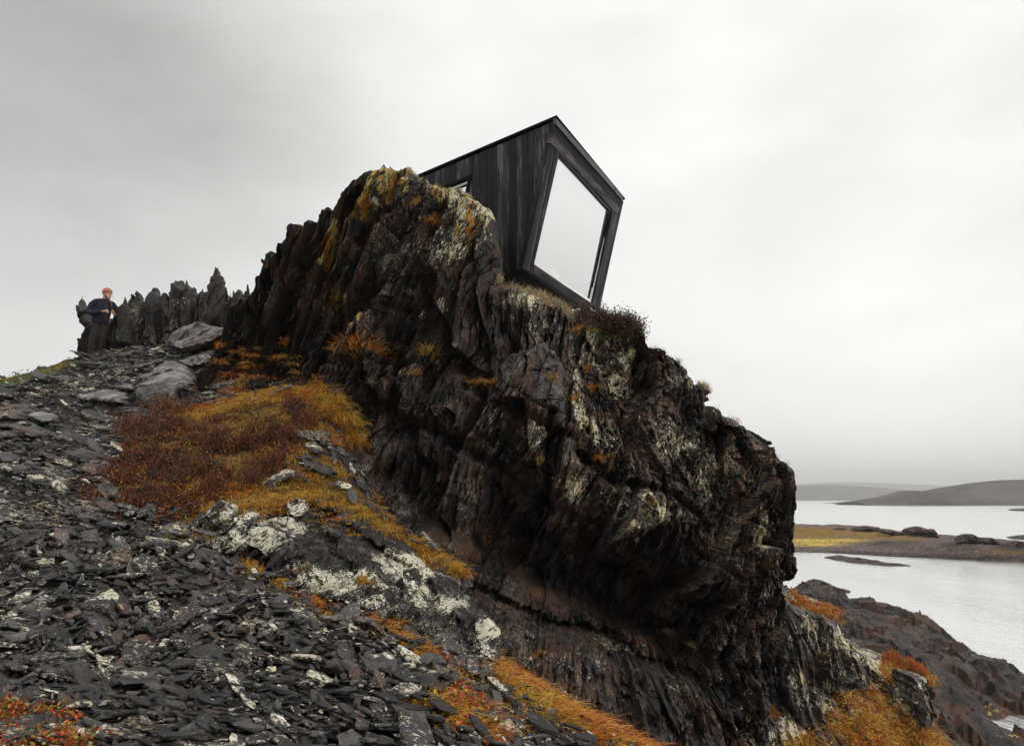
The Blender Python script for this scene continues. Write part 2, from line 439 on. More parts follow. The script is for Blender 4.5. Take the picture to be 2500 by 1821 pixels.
# ------------------------------------------------------------------ generic solid rock body
BODIES = {}
def roughen(poly, amp, step, seed):
    """subdivide an outline and make it jagged"""
    r = np.random.default_rng(seed); out = []
    n = len(poly)
    for i in range(n):
        a = np.array(poly[i]); b = np.array(poly[(i+1) % n]); L = np.linalg.norm(b-a)
        k = max(1, int(L/step)); nn = np.array([-(b-a)[1], (b-a)[0]])/max(L, 1e-9)
        for j in range(k):
            p = a+(b-a)*j/k
            if j: p = p+nn*r.normal(0, amp)
            out.append(p)
    return out
def relief(name, outline, ctrl, res, R=.4, T=1.0, disp=None, feats=(), marks=None, mat=None, jag=.02, seed=1, closed=True, local=False, warp=.03, parent=None, edge=.35, base=None, shear=0.0):
    """A solid rock: its face is a surface y(x, z) through control points given by where they stand,
    rounded off to its sides and given a thickness T behind."""
    ctrl = np.array(ctrl, float)
    f = RBF(ctrl[:, :2]/1000, ctrl[:, 2]) if len(ctrl) > 3 else None
    ol = np.array(outline, float)
    if f is None:
        yo = np.full(len(ol), ctrl[:, 2].mean())
    else:
        yo = f(ol[:, 0]/1000, ol[:, 1]/1000)
        yo = np.clip(yo, ctrl[:, 2].min()-.5, ctrl[:, 2].max()+.5)
    o3 = P(ol[:, 0], ol[:, 1], yo)
    c3 = P(ctrl[:, 0], ctrl[:, 1], ctrl[:, 2])
    if f is None: g = lambda a, b: np.full(np.shape(a), ctrl[:, 2].mean())
    else: g = RBF(np.concatenate([c3[:, [0, 2]], o3[::4][:, [0, 2]]]), np.concatenate([c3[:, 1], o3[::4][:, 1]]))
    poly = roughen([tuple(p) for p in o3[:, [0, 2]]], jag, max(res*2.5, jag*2.2), seed)
    pa = np.array(poly)
    x0, z0 = pa.min(0)-res*2; x1, z1 = pa.max(0)+res*2
    x0 -= shear*(z1-z0)        # grid columns run along the cleavage so that blade edges stay clean
    nx, nz = int((x1-x0)/res)+2, int((z1-z0)/res)+2
    gx, gz = np.meshgrid(x0+np.arange(nx)*res, z0+np.arange(nz)*res, indexing='ij')
    gx = gx+shear*(gz-z0)
    # distance on a coarse or full grid depending on the size
    k = 4 if gx.size > 60000 else 1
    if k > 1:
        cx, cz = gx[::k, ::k], gz[::k, ::k]
        dc, _, _ = sdf_poly(cx, cz, poly)
        up = np.kron(dc, np.ones((k, k)))[:nx, :nz]
        d = up.copy(); qx, qz = gx.copy(), gz.copy()
        near = np.abs(up) < max(R*1.2, res*k*2)
        dn, qxn, qzn = sdf_poly(gx[near], gz[near], poly)
        d[near] = dn; qx[near] = qxn; qz[near] = qzn
    else:
        d, qx, qz = sdf_poly(gx, gz, poly)
    ins = d > 0
    cell = (ins[:-1, :-1].astype(int)+ins[1:, :-1]+ins[:-1, 1:]+ins[1:, 1:]) >= 1
    used = np.zeros_like(ins)
    for a in (0, 1):
        for b in (0, 1):
            used[a:nx-1+a, b:nz-1+b] |= cell
    snap = used & ~ins
    X = np.where(snap, qx, gx)[used]; Z = np.where(snap, qz, gz)[used]; D = np.where(snap, 0, d)[used]; SN = snap[used]
    Y0 = g(X, Z)
    # the rounding follows the plain outline, not its teeth
    bp_ = np.array(base if base is not None else outline, float)
    yb_ = np.full(len(bp_), ctrl[:, 2].mean()) if f is None else np.clip(f(bp_[:, 0]/1000, bp_[:, 1]/1000), ctrl[:, 2].min()-.5, ctrl[:, 2].max()+.5)
    b3 = P(bp_[:, 0], bp_[:, 1], yb_)
    nr = D < R*1.4
    D2, _, _ = sdf_poly(X[nr], Z[nr], [tuple(p) for p in b3[:, [0, 2]]])
    DR = D.copy(); DR[nr] = np.clip(D2, 0, None)
    e = np.clip(1-DR/R, 0, 1)
    Y = Y0+R*(1-np.sqrt(np.clip(1-e*e, 0, 1)))
    px, py = proj(np.stack([X, Y, Z], -1))
    ed = np.clip(D/(R*.5), 0, 1)
    if disp is not None: Y = Y+disp(X, Z, px, py)*(edge+(1-edge)*ed)
    for line, w, amp in feats:
        ld = line_dist(px, py, line)/w
        Y = Y+amp*np.exp(-ld*ld)*(.3+.7*ed)
    wx = warp*fbm(X*5, Z*5, Y*5, seed+50, 3); wz = warp*fbm(X*5+9, Z*5, Y*5, seed+60, 3)
    V = np.stack([X+wx, Y, Z+wz], -1)
    attrs = {}
    for key, blobs in (marks or {}).items():
        a = np.zeros(len(X))
        for b in blobs:
            if isinstance(b[0], (list, tuple)):      # along a line: (points, width, strength)
                a = np.maximum(a, b[2]*np.exp(-(line_dist(px, py, b[0])/b[1])**2))
            else:
                bx, by, rx, ry, s = b[:5]; an = rad(b[5]) if len(b) > 5 else 0
                dx, dy = px-bx, py-by
                uu = (dx*cos(an)+dy*sin(an))/rx; vv = (-dx*sin(an)+dy*cos(an))/ry
                w_ = s*np.exp(-(uu*uu+vv*vv)**1.5)
                a = np.maximum(a, w_) if s > 0 else a+w_
        attrs[key] = a
    idx = -np.ones(ins.shape, int); idx[used] = np.arange(len(X))
    q = np.stack([idx[:-1, :-1], idx[1:, :-1], idx[1:, 1:], idx[:-1, 1:]], -1)[cell]
    faces = [q]
    # boundary edges
    n0 = len(V)
    if closed:     # a rounded back that shares the outline with the face
        eb = np.clip(1-D/(R*1.6), 0, 1)
        B = V.copy(); B[:, 1] = Y0+R+T*np.sqrt(np.clip(1-eb*eb, 0, 1))+.05*fbm(X*3, Z*3, seed=seed+90, octv=3)
        qb = q+n0; mp = np.arange(n0)+n0; mp[SN] = np.arange(n0)[SN]
        faces.append(mp[q][:, ::-1])
        VV = np.concatenate([V, B]); at = {kk: np.concatenate([v, v]) for kk, v in attrs.items()}
    else:
        ed_a = np.concatenate([q[:, [0, 1]], q[:, [1, 2]], q[:, [2, 3]], q[:, [3, 0]]])
        key = np.minimum(ed_a[:, 0], ed_a[:, 1])*len(X)+np.maximum(ed_a[:, 0], ed_a[:, 1])
        _, inv, cnt = np.unique(key, return_inverse=True, return_counts=True)
        be = ed_a[cnt[inv] == 1]
        bv = np.unique(be)
        mp = -np.ones(n0, int); mp[bv] = n0+np.arange(len(bv))
        cxm, czm = X.mean(), Z.mean()
        V2 = V[bv].copy(); V2[:, 1] += T; V2[:, 0] += (cxm-V2[:, 0])*.12; V2[:, 2] += (czm-V2[:, 2])*.12
        faces.append(np.stack([be[:, 1], be[:, 0], mp[be[:, 0]], mp[be[:, 1]]], -1))
        VV = np.concatenate([V, V2]); at = {kk: np.concatenate([v, v[bv]]) for kk, v in attrs.items()}
    org = np.array([0, 0, 0.])
    if local:
        org = np.array([VV[:, 0].mean(), VV[:, 1].mean(), VV[:, 2].min()])
    ob = mesh_obj(name, VV-org, faces, mat, parent, attrs=at)
    ob.location = org
    BODIES.setdefault(name, []).append((V, px, py))
    return ob

def teeth(ol, x0, x1, hmin, hmax, seed, pitch=7):
    """break the upward-facing edges of an outline into thin blade tips"""
    r = np.random.default_rng(seed); out = []; n = len(ol); cy = sum(p[1] for p in ol)/n
    for i in range(n):
        a, b = ol[i], ol[(i+1) % n]; out.append(a)
        dx, dy = b[0]-a[0], b[1]-a[1]; L = math.hypot(dx, dy)
        if dx > 1.5 and x0 <= a[0] and b[0] <= x1 and L > pitch*1.2 and min(a[1], b[1]) < cy:
            k = int(L/pitch)
            for j in range(k):
                t0, t1, t2 = (j+.25)/k, (j+.55)/k, (j+.85)/k; h = r.uniform(hmin, hmax)
                out.append((a[0]+dx*t0, a[1]+dy*t0+r.uniform(0, 2)))
                out.append((a[0]+dx*t1+h*.15, a[1]+dy*t1-h))
                out.append((a[0]+dx*t2, a[1]+dy*t2+r.uniform(0, 2)))
    return out

def foliated(tilt, sizes, seed=1, iso=0.0, bed=None, saw=1.1, vary=0.0, wander=.10):
    """relief of cleaved slate; tilt = lean of the cleavage from upright in degrees"""
    ct, st = cos(rad(tilt)), sin(rad(tilt))
    def fn(X, Z, px, py):
        wu = wander*fbm(X*.55, Z*.55, seed=seed, octv=3); wv = .3*fbm(X*.4+5, Z*.4, seed=seed+5, octv=3)
        u = X*ct-Z*st+wu; v = X*st+Z*ct+wv
        h = 0
        for i, (w, asp, amp) in enumerate(sizes):
            k_ = 1.0 if i == 0 or not vary else np.clip(1+vary*1.6*fbm(X*(.5+.25*i)+i*4, Z*(.45+.2*i), seed=seed+200+i, octv=2), .12, 1.9)
            h = h+k_*amp*facet(u/w, v/(w*asp), seed+i*7, .7, saw)
        if iso:
            h = h+iso*facet(X/.35, Z/.3, seed+77)+iso*.5*facet(X/.12, Z/.12, seed+78)
        if bed:
            bt, sp, am = bed
            s_ = (Z*cos(rad(bt))+X*sin(rad(bt))+.12*fbm(X*.8, Z*.8, seed=seed+9, octv=3))/sp
            fr = s_-np.floor(s_)
            on = smooth01(.5+1.3*fbm(X*.7+3, Z*.7, seed=seed+19, octv=3))
            h = h+on*(am*(_hash(np.floor(s_), np.floor(u/1.9), np.zeros_like(u), seed+3)*2-1)*.8+am*.8*np.exp(-(fr/.06)**2))
        return h
    return fn

# ------------------------------------------------------------------ large structure: sea, ground, far hills
def pz(px, py, Y):
    p = P(px, py, Y); return (p[0], p[1], p[2]-CZ)
G = [pz(*a) for a in [
    (0, 1821, 4.1), (500, 1821, 4.0), (1000, 1821, 4.3), (1300, 1821, 4.9), (-400, 1821, 4.2), (0, 2300, 2.6), (800, 2300, 2.7),
    (0, 1400, 6.9), (300, 1400, 7.0), (560, 1400, 7.3), (-300, 1400, 7.0), (800, 1500, 6.6), (600, 1600, 5.6),
    (0, 1200, 9.0), (200, 1200, 9.2), (-400, 1200, 9.2), (0, 1060, 11.6), (200, 1050, 12.2), (-500, 1050, 12), (120, 960, 14.4),
    (0, 926, 15.2), (94, 905, 15.7), (190, 880, 16.4), (235, 868, 16.5), (330, 860, 16.4), (420, 850, 15.8), (500, 870, 15.0), (-300, 990, 15),
    (300, 960, 13.8), (450, 1010, 12.4), (600, 985, 12.2), (740, 960, 12.2), (800, 1080, 10.9), (640, 1100, 10.6), (400, 1120, 10.4), (300, 1200, 9.3),
    (500, 1250, 9.0), (650, 1195, 9.6), (830, 1175, 9.9), (900, 1250, 9.5), (1000, 1310, 9.4), (1120, 1400, 9.2), (760, 1330, 9.0), (900, 1400, 8.6), (1000, 1460, 8.2), (1090, 1530, 7.8), (640, 1300, 9.0), (880, 1320, 9.3),
    (450, 1290, 8.3), (640, 1400, 7.6), (800, 1480, 7.1), (1000, 1570, 6.7), (1200, 1640, 6.3), (1300, 1710, 5.9), (1450, 1790, 5.5), (1600, 1860, 5.2)]]
G += [(-1.5, 11.1, -1.0), (-1.0, 10.2, -2.0), (-2.3, 12.0, .0), (-.3, 9.6, -2.9), (1.2, 8, -3.4), (2.2, 6, -3.6), (3, 5, -3.9), (2.4, 9, -4.4), (6, 12, -5.6), (7, 6, -5.5), (-.6, 11.6, -1.5), (1.5, 11, -4.0),
      (0, -3, -2.6), (-8, -3, -1.8), (6, -4, -5), (-14, 8, -1.0), (-18, 16, 1.0), (-12, 19, 1.7), (-6, 19.5, 2.4), (-14, 24, -1)]
G = np.array(G)
g_rbf = RBF(G[:, :2], G[:, 2], 3e-4)
def ground_h(x, y):
    x = np.asarray(x, float); y = np.asarray(y, float)
    h = g_rbf(np.clip(x, -16, 8), np.clip(y, -4, 21))
    
    # the hill carries on behind the outcrop, under the cabin
    m = smooth01((y-14.6)/1.6)*smooth01((x+4.6)/1.5)*smooth01((2.9-x)/1.6)*smooth01((26-y)/5)
    h = h*(1-m)+m*4.25
    # and falls to the sea all round
    r = np.maximum(np.maximum((-x-13)/30, (x-7.5)/5.0), np.maximum((y-17.2)/26, (-y-3)/25))
    f = smooth01(r)
    return h*(1-f)-11.0*f
def build_ground():
    xs = np.concatenate([np.arange(-70, -13, 1.5), np.arange(-13, 9, .07), np.arange(9, 24, .8)])
    ys = np.concatenate([np.arange(-36, 1, 1.2), np.arange(1, 18.5, .07), np.arange(18.5, 60, 1.2)])
    x, y = np.meshgrid(xs, ys, indexing='ij')
    h = ground_h(x, y)
    h = h+.06*fbm(x*1.3, y*1.3, seed=3, octv=5)+.02*facet(x/.3, y/.22, 9)
    v = np.stack([x, y, h+CZ], -1).reshape(-1, 3)
    nx, ny = x.shape
    i = np.arange(nx*ny).reshape(nx, ny)
    f = np.stack([i[:-1, :-1], i[1:, :-1], i[1:, 1:], i[:-1, 1:]], -1).reshape(-1, 4)
    px, py = proj(v)
    front = v[:, 1] > .5
    moss = np.zeros(len(v)); green = np.zeros(len(v))
    for poly in (VEG_HEATHER, VEG_GOLD, VEG_GOLD2, VEG_SEAM, VEG_SEAM2, VEG_STRIP):
        moss = np.maximum(moss, (in_poly(px, py, poly) & front)*1.0)
    for poly in (VEG_LEFT, VEG_LEFT2):
        green = np.maximum(green, (in_poly(px, py, poly) & front)*1.0)
    o = mesh_obj('ground', v, f, M_SOIL, attrs={'moss': moss, 'green': green}, smooth=True)
    tag(o, kind='structure')

VEG_HEATHER = [(258, 1150), (300, 1090), (350, 1050), (430, 1020), (520, 1010), (640, 985), (740, 955), (800, 985), (800, 1040), (720, 1095), (690, 1150), (640, 1195), (560, 1215), (500, 1240), (420, 1262), (340, 1255), (270, 1215)]
VEG_GOLD = [(440, 1020), (470, 995), (560, 985), (640, 965), (720, 940), (770, 950), (800, 980), (830, 1000), (850, 1060), (850, 1095), (800, 1085), (770, 1020), (700, 985), (560, 1010), (500, 1030)]
VEG_GOLD2 = [(660, 1130), (740, 1085), (800, 1110), (830, 1150), (870, 1190), (930, 1240), (1010, 1300), (1080, 1350), (1145, 1400), (1140, 1425), (1060, 1400), (960, 1330), (860, 1250), (760, 1215), (680, 1220), (560, 1245), (500, 1290), (440, 1270), (520, 1225), (600, 1190)]
VEG_SEAM = [(430, 1290), (480, 1300), (560, 1340), (640, 1390), (740, 1450), (800, 1490), (790, 1505), (700, 1460), (620, 1410), (540, 1365), (450, 1310)]
VEG_SEAM2 = [(890, 1505), (960, 1530), (1040, 1585), (1110, 1630), (1100, 1660), (1000, 1620), (930, 1560)]
VEG_STRIP = [(1200, 1635), (1300, 1690), (1400, 1735), (1500, 1790), (1580, 1850), (1500, 1860), (1400, 1810), (1310, 1750), (1230, 1690)]
VEG_LEFT = [(0, 926), (100, 900), (140, 885), (195, 872), (190, 892), (130, 912), (60, 930), (0, 950)]
VEG_LEFT2 = [(-200, 960), (0, 920), (40, 925), (0, 948), (-200, 1000)]
build_ground()

sea = mesh_obj('sea', [(-9000, -4000, 0), (9000, -4000, 0), (9000, 14000, 0), (-9000, 14000, 0)], [[0, 1, 2, 3]], M_WATER)
tag(sea, kind='structure')

def mat_hill(name, c0, c1):
    t = NT(name)
    n = t.noise(.012, 6, .62, t.map((1, 1, 3)))
    n2 = t.noise(.09, 4, .6)
    c = t.ramp(t.math('ADD', t.math('MULTIPLY', n, .7), t.math('MULTIPLY', n2, .3)), [(.40, c0), (.58, c1)])
    return t.fin(c, .9, t.bump(n, .8, 3), Specular_IOR_Level=.1)
M_HILL = mat_hill('far_moorland', (.009, .008, .008), (.075, .062, .057))
def hill(name, crest, Y, depth, mat, seed):
    """a ridge across the fjord: crest given by where its outline stands at distance Y"""
    cr = np.array([P(a, b, Y) for a, b in crest])
    x = np.arange(cr[0, 0], cr[-1, 0], 7.0)
    top = np.interp(x, cr[:, 0], cr[:, 2])
    n = 34
    s = np.linspace(-1, 1.2, n)
    X, S = np.meshgrid(x, s, indexing='ij')
    prof = np.cos(np.clip(S, -1, 1.2)*pi/2.4)**1.1
    prof = (prof-prof[:, :1])/(1-prof[:, :1])
    H = top[:, None]*prof
    Yv = Y+S*depth
    H = H*(1+.10*fbm(X/90, Yv/90, seed=seed, octv=4)*(1-prof*.9))+2.2*fbm(X/34, Yv/34, seed=seed+4, octv=4)*np.clip(prof*3, 0, 1)*.6
    H[:, 0] = -1.5
    v = np.stack([X, Yv, H], -1).reshape(-1, 3)
    i = np.arange(X.size).reshape(X.shape)
    f = np.stack([i[:-1, :-1], i[1:, :-1], i[1:, 1:], i[:-1, 1:]], -1).reshape(-1, 4)
    return tag(mesh_obj(name, v, f, mat, smooth=True), kind='structure')
hill('far_hill', [(1200, 1196), (1700, 1186), (1960, 1181), (2040, 1176), (2140, 1178), (2260, 1184), (2400, 1190), (2700, 1190), (3200, 1196)], 6800, 1100, M_HILL, 11)
hill('far_hill', [(1100, 1215), (1500, 1200), (1900, 1184), (2020, 1183), (2120, 1188), (2200, 1196), (2330, 1204), (2500, 1212), (2700, 1220)], 3600, 400, M_HILL, 12)
hill('far_hill', [(2080, 1226), (2150, 1212), (2210, 1198), (2260, 1197), (2340, 1201), (2400, 1214), (2460, 1221), (2540, 1226)], 960, 60, M_HILL, 13)
hill('far_hill', [(2120, 1226), (2260, 1202), (2310, 1190), (2370, 1179), (2440, 1172), (2520, 1168), (2700, 1155), (3000, 1150), (3500, 1170)], 1120, 170, M_HILL, 14)

def heightfield(name, ctrl, poly, res, mat, bump, seed, skirt=None, smooth=False, attrs=None, kind='structure', floor=-.8, smoothing=1e-3):
    """terrain patch: control points and outline given by where they stand"""
    c = P(*np.array(ctrl, float).T)
    f = RBF(c[:, :2], c[:, 2], smoothing)
    pw = [tuple(P(a, b, y)[:2]) for a, b, y in poly]
    pa = np.array(pw)
    xs = np.arange(pa[:, 0].min()-res, pa[:, 0].max()+res*2, res); ys = np.arange(pa[:, 1].min()-res, pa[:, 1].max()+res*2, res)
    x, y = np.meshgrid(xs, ys, indexing='ij')
    d, _, _ = sdf_poly(x, y, pw)
    h = np.clip(f(x, y), floor, c[:, 2].max()+.15)
    if skirt: h = np.where(d < skirt, floor+(h-floor)*np.sqrt(np.clip(d/skirt, 0, 1)), h)
    h = h+bump(x, y)*np.clip(d/(skirt or res)+.15, 0, 1)
    keep = d > -res*1.5
    cell = keep[:-1, :-1] & keep[1:, :-1] & keep[:-1, 1:] & keep[1:, 1:]
    idx = np.arange(x.size).reshape(x.shape)
    q = np.stack([idx[:-1, :-1], idx[1:, :-1], idx[1:, 1:], idx[:-1, 1:]], -1)[cell]
    u, inv = np.unique(q, return_inverse=True)
    v = np.stack([x, y, h], -1).reshape(-1, 3)[u]
    px, py = proj(v)
    at = {k: fn(v, px, py) for k, fn in (attrs or {}).items()}
    o = mesh_obj(name, v, inv.reshape(-1, 4), mat, smooth=smooth, attrs=at)
    BODIES.setdefault(name, []).append((v, px, py))
    return tag(o, kind=kind)

# ------------------------------------------------------------------ the outcrop
CRAG = [(480, 1000), (470, 920), (500, 860), (530, 800), (545, 755), (560, 735), (580, 704), (593, 718), (603, 711), (608, 703), (610, 673), (616, 660), (624, 643), (630, 640), (638, 613), (644, 600), (650, 597),
        (654, 606), (658, 616), (665, 618), (671, 600), (675, 590), (679, 574), (683, 568), (687, 574), (690, 583), (696, 583), (700, 573), (708, 566), (711, 540), (716, 530), (722, 538), (730, 536), (733, 543), (740, 531), (748, 520), (753, 521),
        (759, 527), (763, 526), (766, 510), (775, 498), (783, 493), (790, 488), (800, 490), (810, 486), (818, 468), (826, 450), (834, 438), (843, 427), (855, 419), (866, 415), (876, 407), (883, 404), (900, 397), (916, 394), (922, 384), (928, 372), (933, 382),
        (937, 383), (942, 372), (947, 378), (955, 373), (963, 368), (970, 375), (979, 376), (986, 380), (993, 389), (1003, 404), (1026, 419), (1045, 430), (1066, 438), (1090, 450), (1116, 461), (1135, 468), (1149, 474), (1168, 484), (1183, 493), (1196, 500), (1205, 508), (1212, 522),
        (1217, 545), (1217, 575), (1223, 600), (1224, 623), (1222, 650), (1219, 684), (1244, 686), (1262, 690), (1279, 698), (1310, 708), (1330, 712), (1349, 721), (1376, 736), (1403, 754), (1415, 768), (1440, 772), (1500, 780), (1552, 788), (1570, 797), (1580, 810),
        (1589, 836), (1609, 845), (1624, 850), (1638, 860), (1649, 869), (1667, 874), (1681, 892), (1689, 914), (1703, 930), (1722, 934), (1750, 935), (1732, 942), (1746, 953), (1736, 960), (1744, 970), (1732, 974), (1737, 984), (1761, 990), (1770, 1002), (1776, 1012), (1790, 1011), (1808, 1021), (1823, 1034),
        (1845, 1049), (1874, 1067), (1903, 1092), (1928, 1118), (1946, 1132), (1961, 1150), (1963, 1180), (1968, 1190), (1959, 1208), (1963, 1245), (1957, 1281), (1958, 1318), (1957, 1360), (1955, 1405), (1948, 1427), (1940, 1429), (1936, 1462), (1931, 1536),
        (1926, 1570), (1918, 1602), (1934, 1640), (1925, 1690), (1892, 1715), (1883, 1755), (1886, 1821), (1890, 1960), (1600, 2000), (1300, 1960), (1050, 1700), (900, 1500), (760, 1280), (640, 1100)]
CRAG_C = [(490, 900, 14.0), (490, 980, 12.9), (560, 930, 13.1), (560, 1000, 12.3), (600, 740, 14.3), (640, 850, 13.7), (700, 600, 13.6), (700, 750, 13.1), (800, 500, 12.9), (965, 395, 12.4), (1100, 470, 12.3), (1200, 520, 12.5), (1216, 660, 12.5),
          (640, 960, 12.5), (760, 900, 12.8), (760, 980, 12.3), (840, 1000, 11.6), (860, 1070, 11.1), (840, 620, 12.5), (850, 740, 12.3), (860, 850, 12.15), (1000, 560, 12.0), (1100, 600, 11.9), (1000, 700, 11.9), (1000, 840, 11.7),
          (1100, 800, 11.8), (1220, 760, 12.1), (1330, 725, 13.1), (1450, 778, 14.2), (1560, 800, 14.0), (1640, 880, 14.0), (1740, 960, 13.8), (1850, 1060, 12.9), (1955, 1180, 12.1),
          (1955, 1400, 11.6), (1930, 1536, 11.3), (1885, 1800, 10.6), (1400, 900, 12.4), (1300, 950, 11.7), (1150, 950, 11.2), (900, 1000, 11.9), (885, 1125, 10.7), (960, 1185, 10.6),
          (1100, 1100, 11.1), (1060, 1265, 10.4), (1120, 1260, 11.3), (1200, 1330, 11.6), (1350, 1430, 11.6), (1500, 1520, 11.4), (1650, 1600, 11.0), (1250, 1180, 11.1), (1500, 1080, 11.2), (1400, 1250, 10.8), (1560, 1330, 10.5),
          (1700, 1180, 11.4), (1800, 1300, 11.1), (1750, 1450, 10.7), (1850, 1600, 10.7), (1110, 1400, 9.9), (1180, 1420, 10.5), (1100, 1520, 9.8), (1250, 1560, 9.5), (1400, 1600, 9.3), (1350, 1720, 8.5), (1550, 1690, 9.4), (1700, 1720, 9.7), (1500, 1830, 8.3), (1700, 1850, 9.0),
          (900, 1400, 10.5)]
CRAG_F = [([(968, 392), (940, 450), (905, 530), (880, 575)], 17, 1.0), ([(880, 575), (855, 640), (842, 700)], 10, .30),
          ([(800, 745), (778, 790), (770, 830)], 26, .55), ([(905, 690), (868, 730), (830, 760), (815, 800)], 24, .6), ([(730, 640), (740, 690), (725, 760), (700, 850)], 10, .4),
          ([(600, 760), (590, 830), (575, 880)], 14, .5), ([(660, 700), (640, 780), (625, 860)], 12, .45), ([(780, 560), (760, 640), (745, 660)], 8, .25),
          ([(850, 900), (860, 1040), (880, 1160)], 34, .35), ([(940, 1150), (1010, 1220), (1120, 1280)], 30, .30),
          ([(1060, 1275), (1160, 1330), (1290, 1400), (1420, 1465), (1560, 1530), (1680, 1600)], 30, .45),
          ([(1060, 1340), (1100, 1400), (1200, 1455), (1330, 1520), (1500, 1570), (1640, 1640), (1760, 1690)], 16, .40),
          ([(1040, 1310), (1130, 1330), (1215, 1370), (1290, 1425), (1400, 1490), (1500, 1530), (1590, 1590)], 19, -.34),
          ([(1190, 730), (1180, 800), (1130, 880)], 14, .35), ([(1240, 760), (1200, 830), (1150, 900)], 18, .30),
          ([(1470, 840), (1500, 900), (1560, 960), (1590, 930)], 14, .25), ([(1585, 840), (1570, 900), (1545, 1000), (1560, 1080)], 12, .35),
          ([(1340, 1020), (1335, 1150), (1345, 1250)], 9, .4), ([(1130, 930), (1250, 1010), (1400, 1080)], 10, .25), ([(900, 960), (960, 1010), (1080, 1060), (1160, 1120)], 12, .25),
          ([(1120, 1080), (1250, 1170), (1400, 1270)], 13, .25), ([(1400, 1100), (1500, 1170), (1640, 1200), (1750, 1290)], 10, .30), ([(1250, 1290), (1400, 1340), (1600, 1440), (1780, 1510)], 14, .35),
          ([(1690, 1000), (1680, 1080), (1650, 1180)], 12, .25), ([(1560, 1190), (1580, 1280), (1560, 1380)], 12, .25), ([(1050, 1150), (1040, 1250)], 26, .4),
          ([(1910, 1600), (1900, 1660), (1880, 1700)], 16, .5), ([(1200, 860), (1190, 940), (1150, 1060)], 11, .28), ([(1000, 760), (1000, 830), (960, 900)], 10, .25), ([(840, 760), (900, 735), (1010, 745)], 9, .22),
          ([(700, 870), (860, 880), (1000, 880)], 9, .18), ([(640, 760), (680, 690), (700, 640)], 9, .25), ([(1230, 700), (1225, 780), (1260, 860)], 12, .3)]
CRAG_M = {
    'lic': [(1120, 510, 70, 45, 1.3), (1160, 480, 60, 22, 1.8, 25), (1190, 540, 22, 60, 1.2), (1100, 590, 90, 80, .75), (1000, 700, 120, 120, .40), (1080, 470, 60, 14, 1.4, 20), (1050, 840, 160, 110, .30),
            (905, 475, 22, 18, 1.2), (880, 580, 90, 60, .3), (740, 720, 60, 60, .45), (1030, 760, 16, 26, 1.0), (1085, 750, 22, 30, .9),
            (1280, 740, 70, 40, .95), (1320, 790, 80, 70, .6), (1480, 850, 110, 80, .80), (1540, 900, 50, 90, 1.1), (1420, 940, 60, 120, .80), (1500, 1000, 60, 40, .7),
            (1430, 1040, 30, 60, 1.2, -30), (1650, 1080, 80, 60, .9), (1560, 1120, 120, 110, .55), (1750, 1160, 90, 110, .75), (1400, 1200, 70, 50, .95), (1530, 1230, 130, 70, .95), (1580, 1260, 90, 40, 1.15),
            (1680, 930, 60, 60, .7), (1750, 1000, 60, 30, .8), (1860, 1300, 40, 90, 1.0), (1880, 1120, 60, 60, .5), (1850, 1420, 80, 120, .45), (1200, 1010, 130, 120, .35),
            (1300, 1080, 60, 60, .7), (1200, 1100, 50, 30, .5), (1230, 1620, 120, 60, .6), (1320, 1690, 110, 40, .8), (1500, 1600, 110, 70, .6), (1700, 1680, 160, 70, .5), (1500, 1500, 60, 20, .3), (1830, 1790, 60, 80, .6), (1060, 1330, 60, 40, .3),
            (1600, 1130, 330, 200, .55), (1450, 880, 200, 130, .55), (1850, 1350, 120, 260, .45), (1320, 760, 130, 70, .5), (1090, 560, 130, 120, .45), (1500, 1650, 380, 120, .35), ([(1240, 690), (1400, 760)], 26, .9), (1000, 1050, 160, 100, .15),
            (850, 1100, 120, 180, -.25), (1100, 1300, 200, 90, -.3)],
    'yel': [(930, 430, 60, 40, .8), (1080, 470, 80, 30, .7), ([(925, 405), (900, 440), (885, 500), (830, 540), (805, 580), (790, 640)], 18, 1.0), ([(965, 390), (945, 410), (930, 440)], 24, 1.0), ([(1000, 405), (1040, 430), (1080, 455), (1120, 470)], 15, 1.05),
            (985, 440, 18, 45, .9, 15), (1140, 560, 50, 60, .75), (1150, 530, 22, 60, .9), (1080, 480, 50, 22, .8), (805, 720, 50, 50, .7, -40), (860, 780, 24, 50, .8, 20), (740, 620, 60, 60, .35), (720, 590, 50, 80, .4),
            (650, 650, 30, 30, .6), (640, 690, 60, 80, .35), (1340, 740, 80, 25, .55, 25), (1500, 790, 110, 20, .7), (1450, 860, 100, 60, .35), (1860, 1160, 60, 90, .5), (1810, 1250, 60, 100, .35), (1640, 1000, 60, 60, .3), (930, 840, 60, 30, .4),
            (1900, 1350, 40, 120, .35), (620, 860, 80, 60, .45), (700, 930, 90, 50, .45)],
    'rus': [(800, 580, 120, 140, 1.0), (700, 680, 100, 90, .8), (1450, 1000, 200, 130, .9), (1560, 860, 90, 90, .9), (1850, 1200, 110, 160, 1.0), (1400, 1230, 120, 90, .6), ([(1040, 1310), (1130, 1330), (1215, 1370), (1290, 1425), (1400, 1490), (1500, 1530), (1590, 1590)], 16, 1.0), (1350, 1640, 150, 60, .4)],
}
crag_fol = foliated(20, [(1.6, 1.8, .34), (.7, 2.8, .24), (.29, 3.6, .15), (.12, 4.2, .080), (.055, 4.5, .032)], 21, iso=.03, bed=(27, .95, .20), saw=.75, vary=.75, wander=.22)
crag_fol_l = foliated(16, [(1.1, 3.5, .20), (.45, 4.5, .18), (.19, 5, .12), (.085, 5, .06), (.045, 5, .025)], 121, iso=.012, bed=(4, 1.1, .14), saw=-1.1, vary=.6, wander=.16)
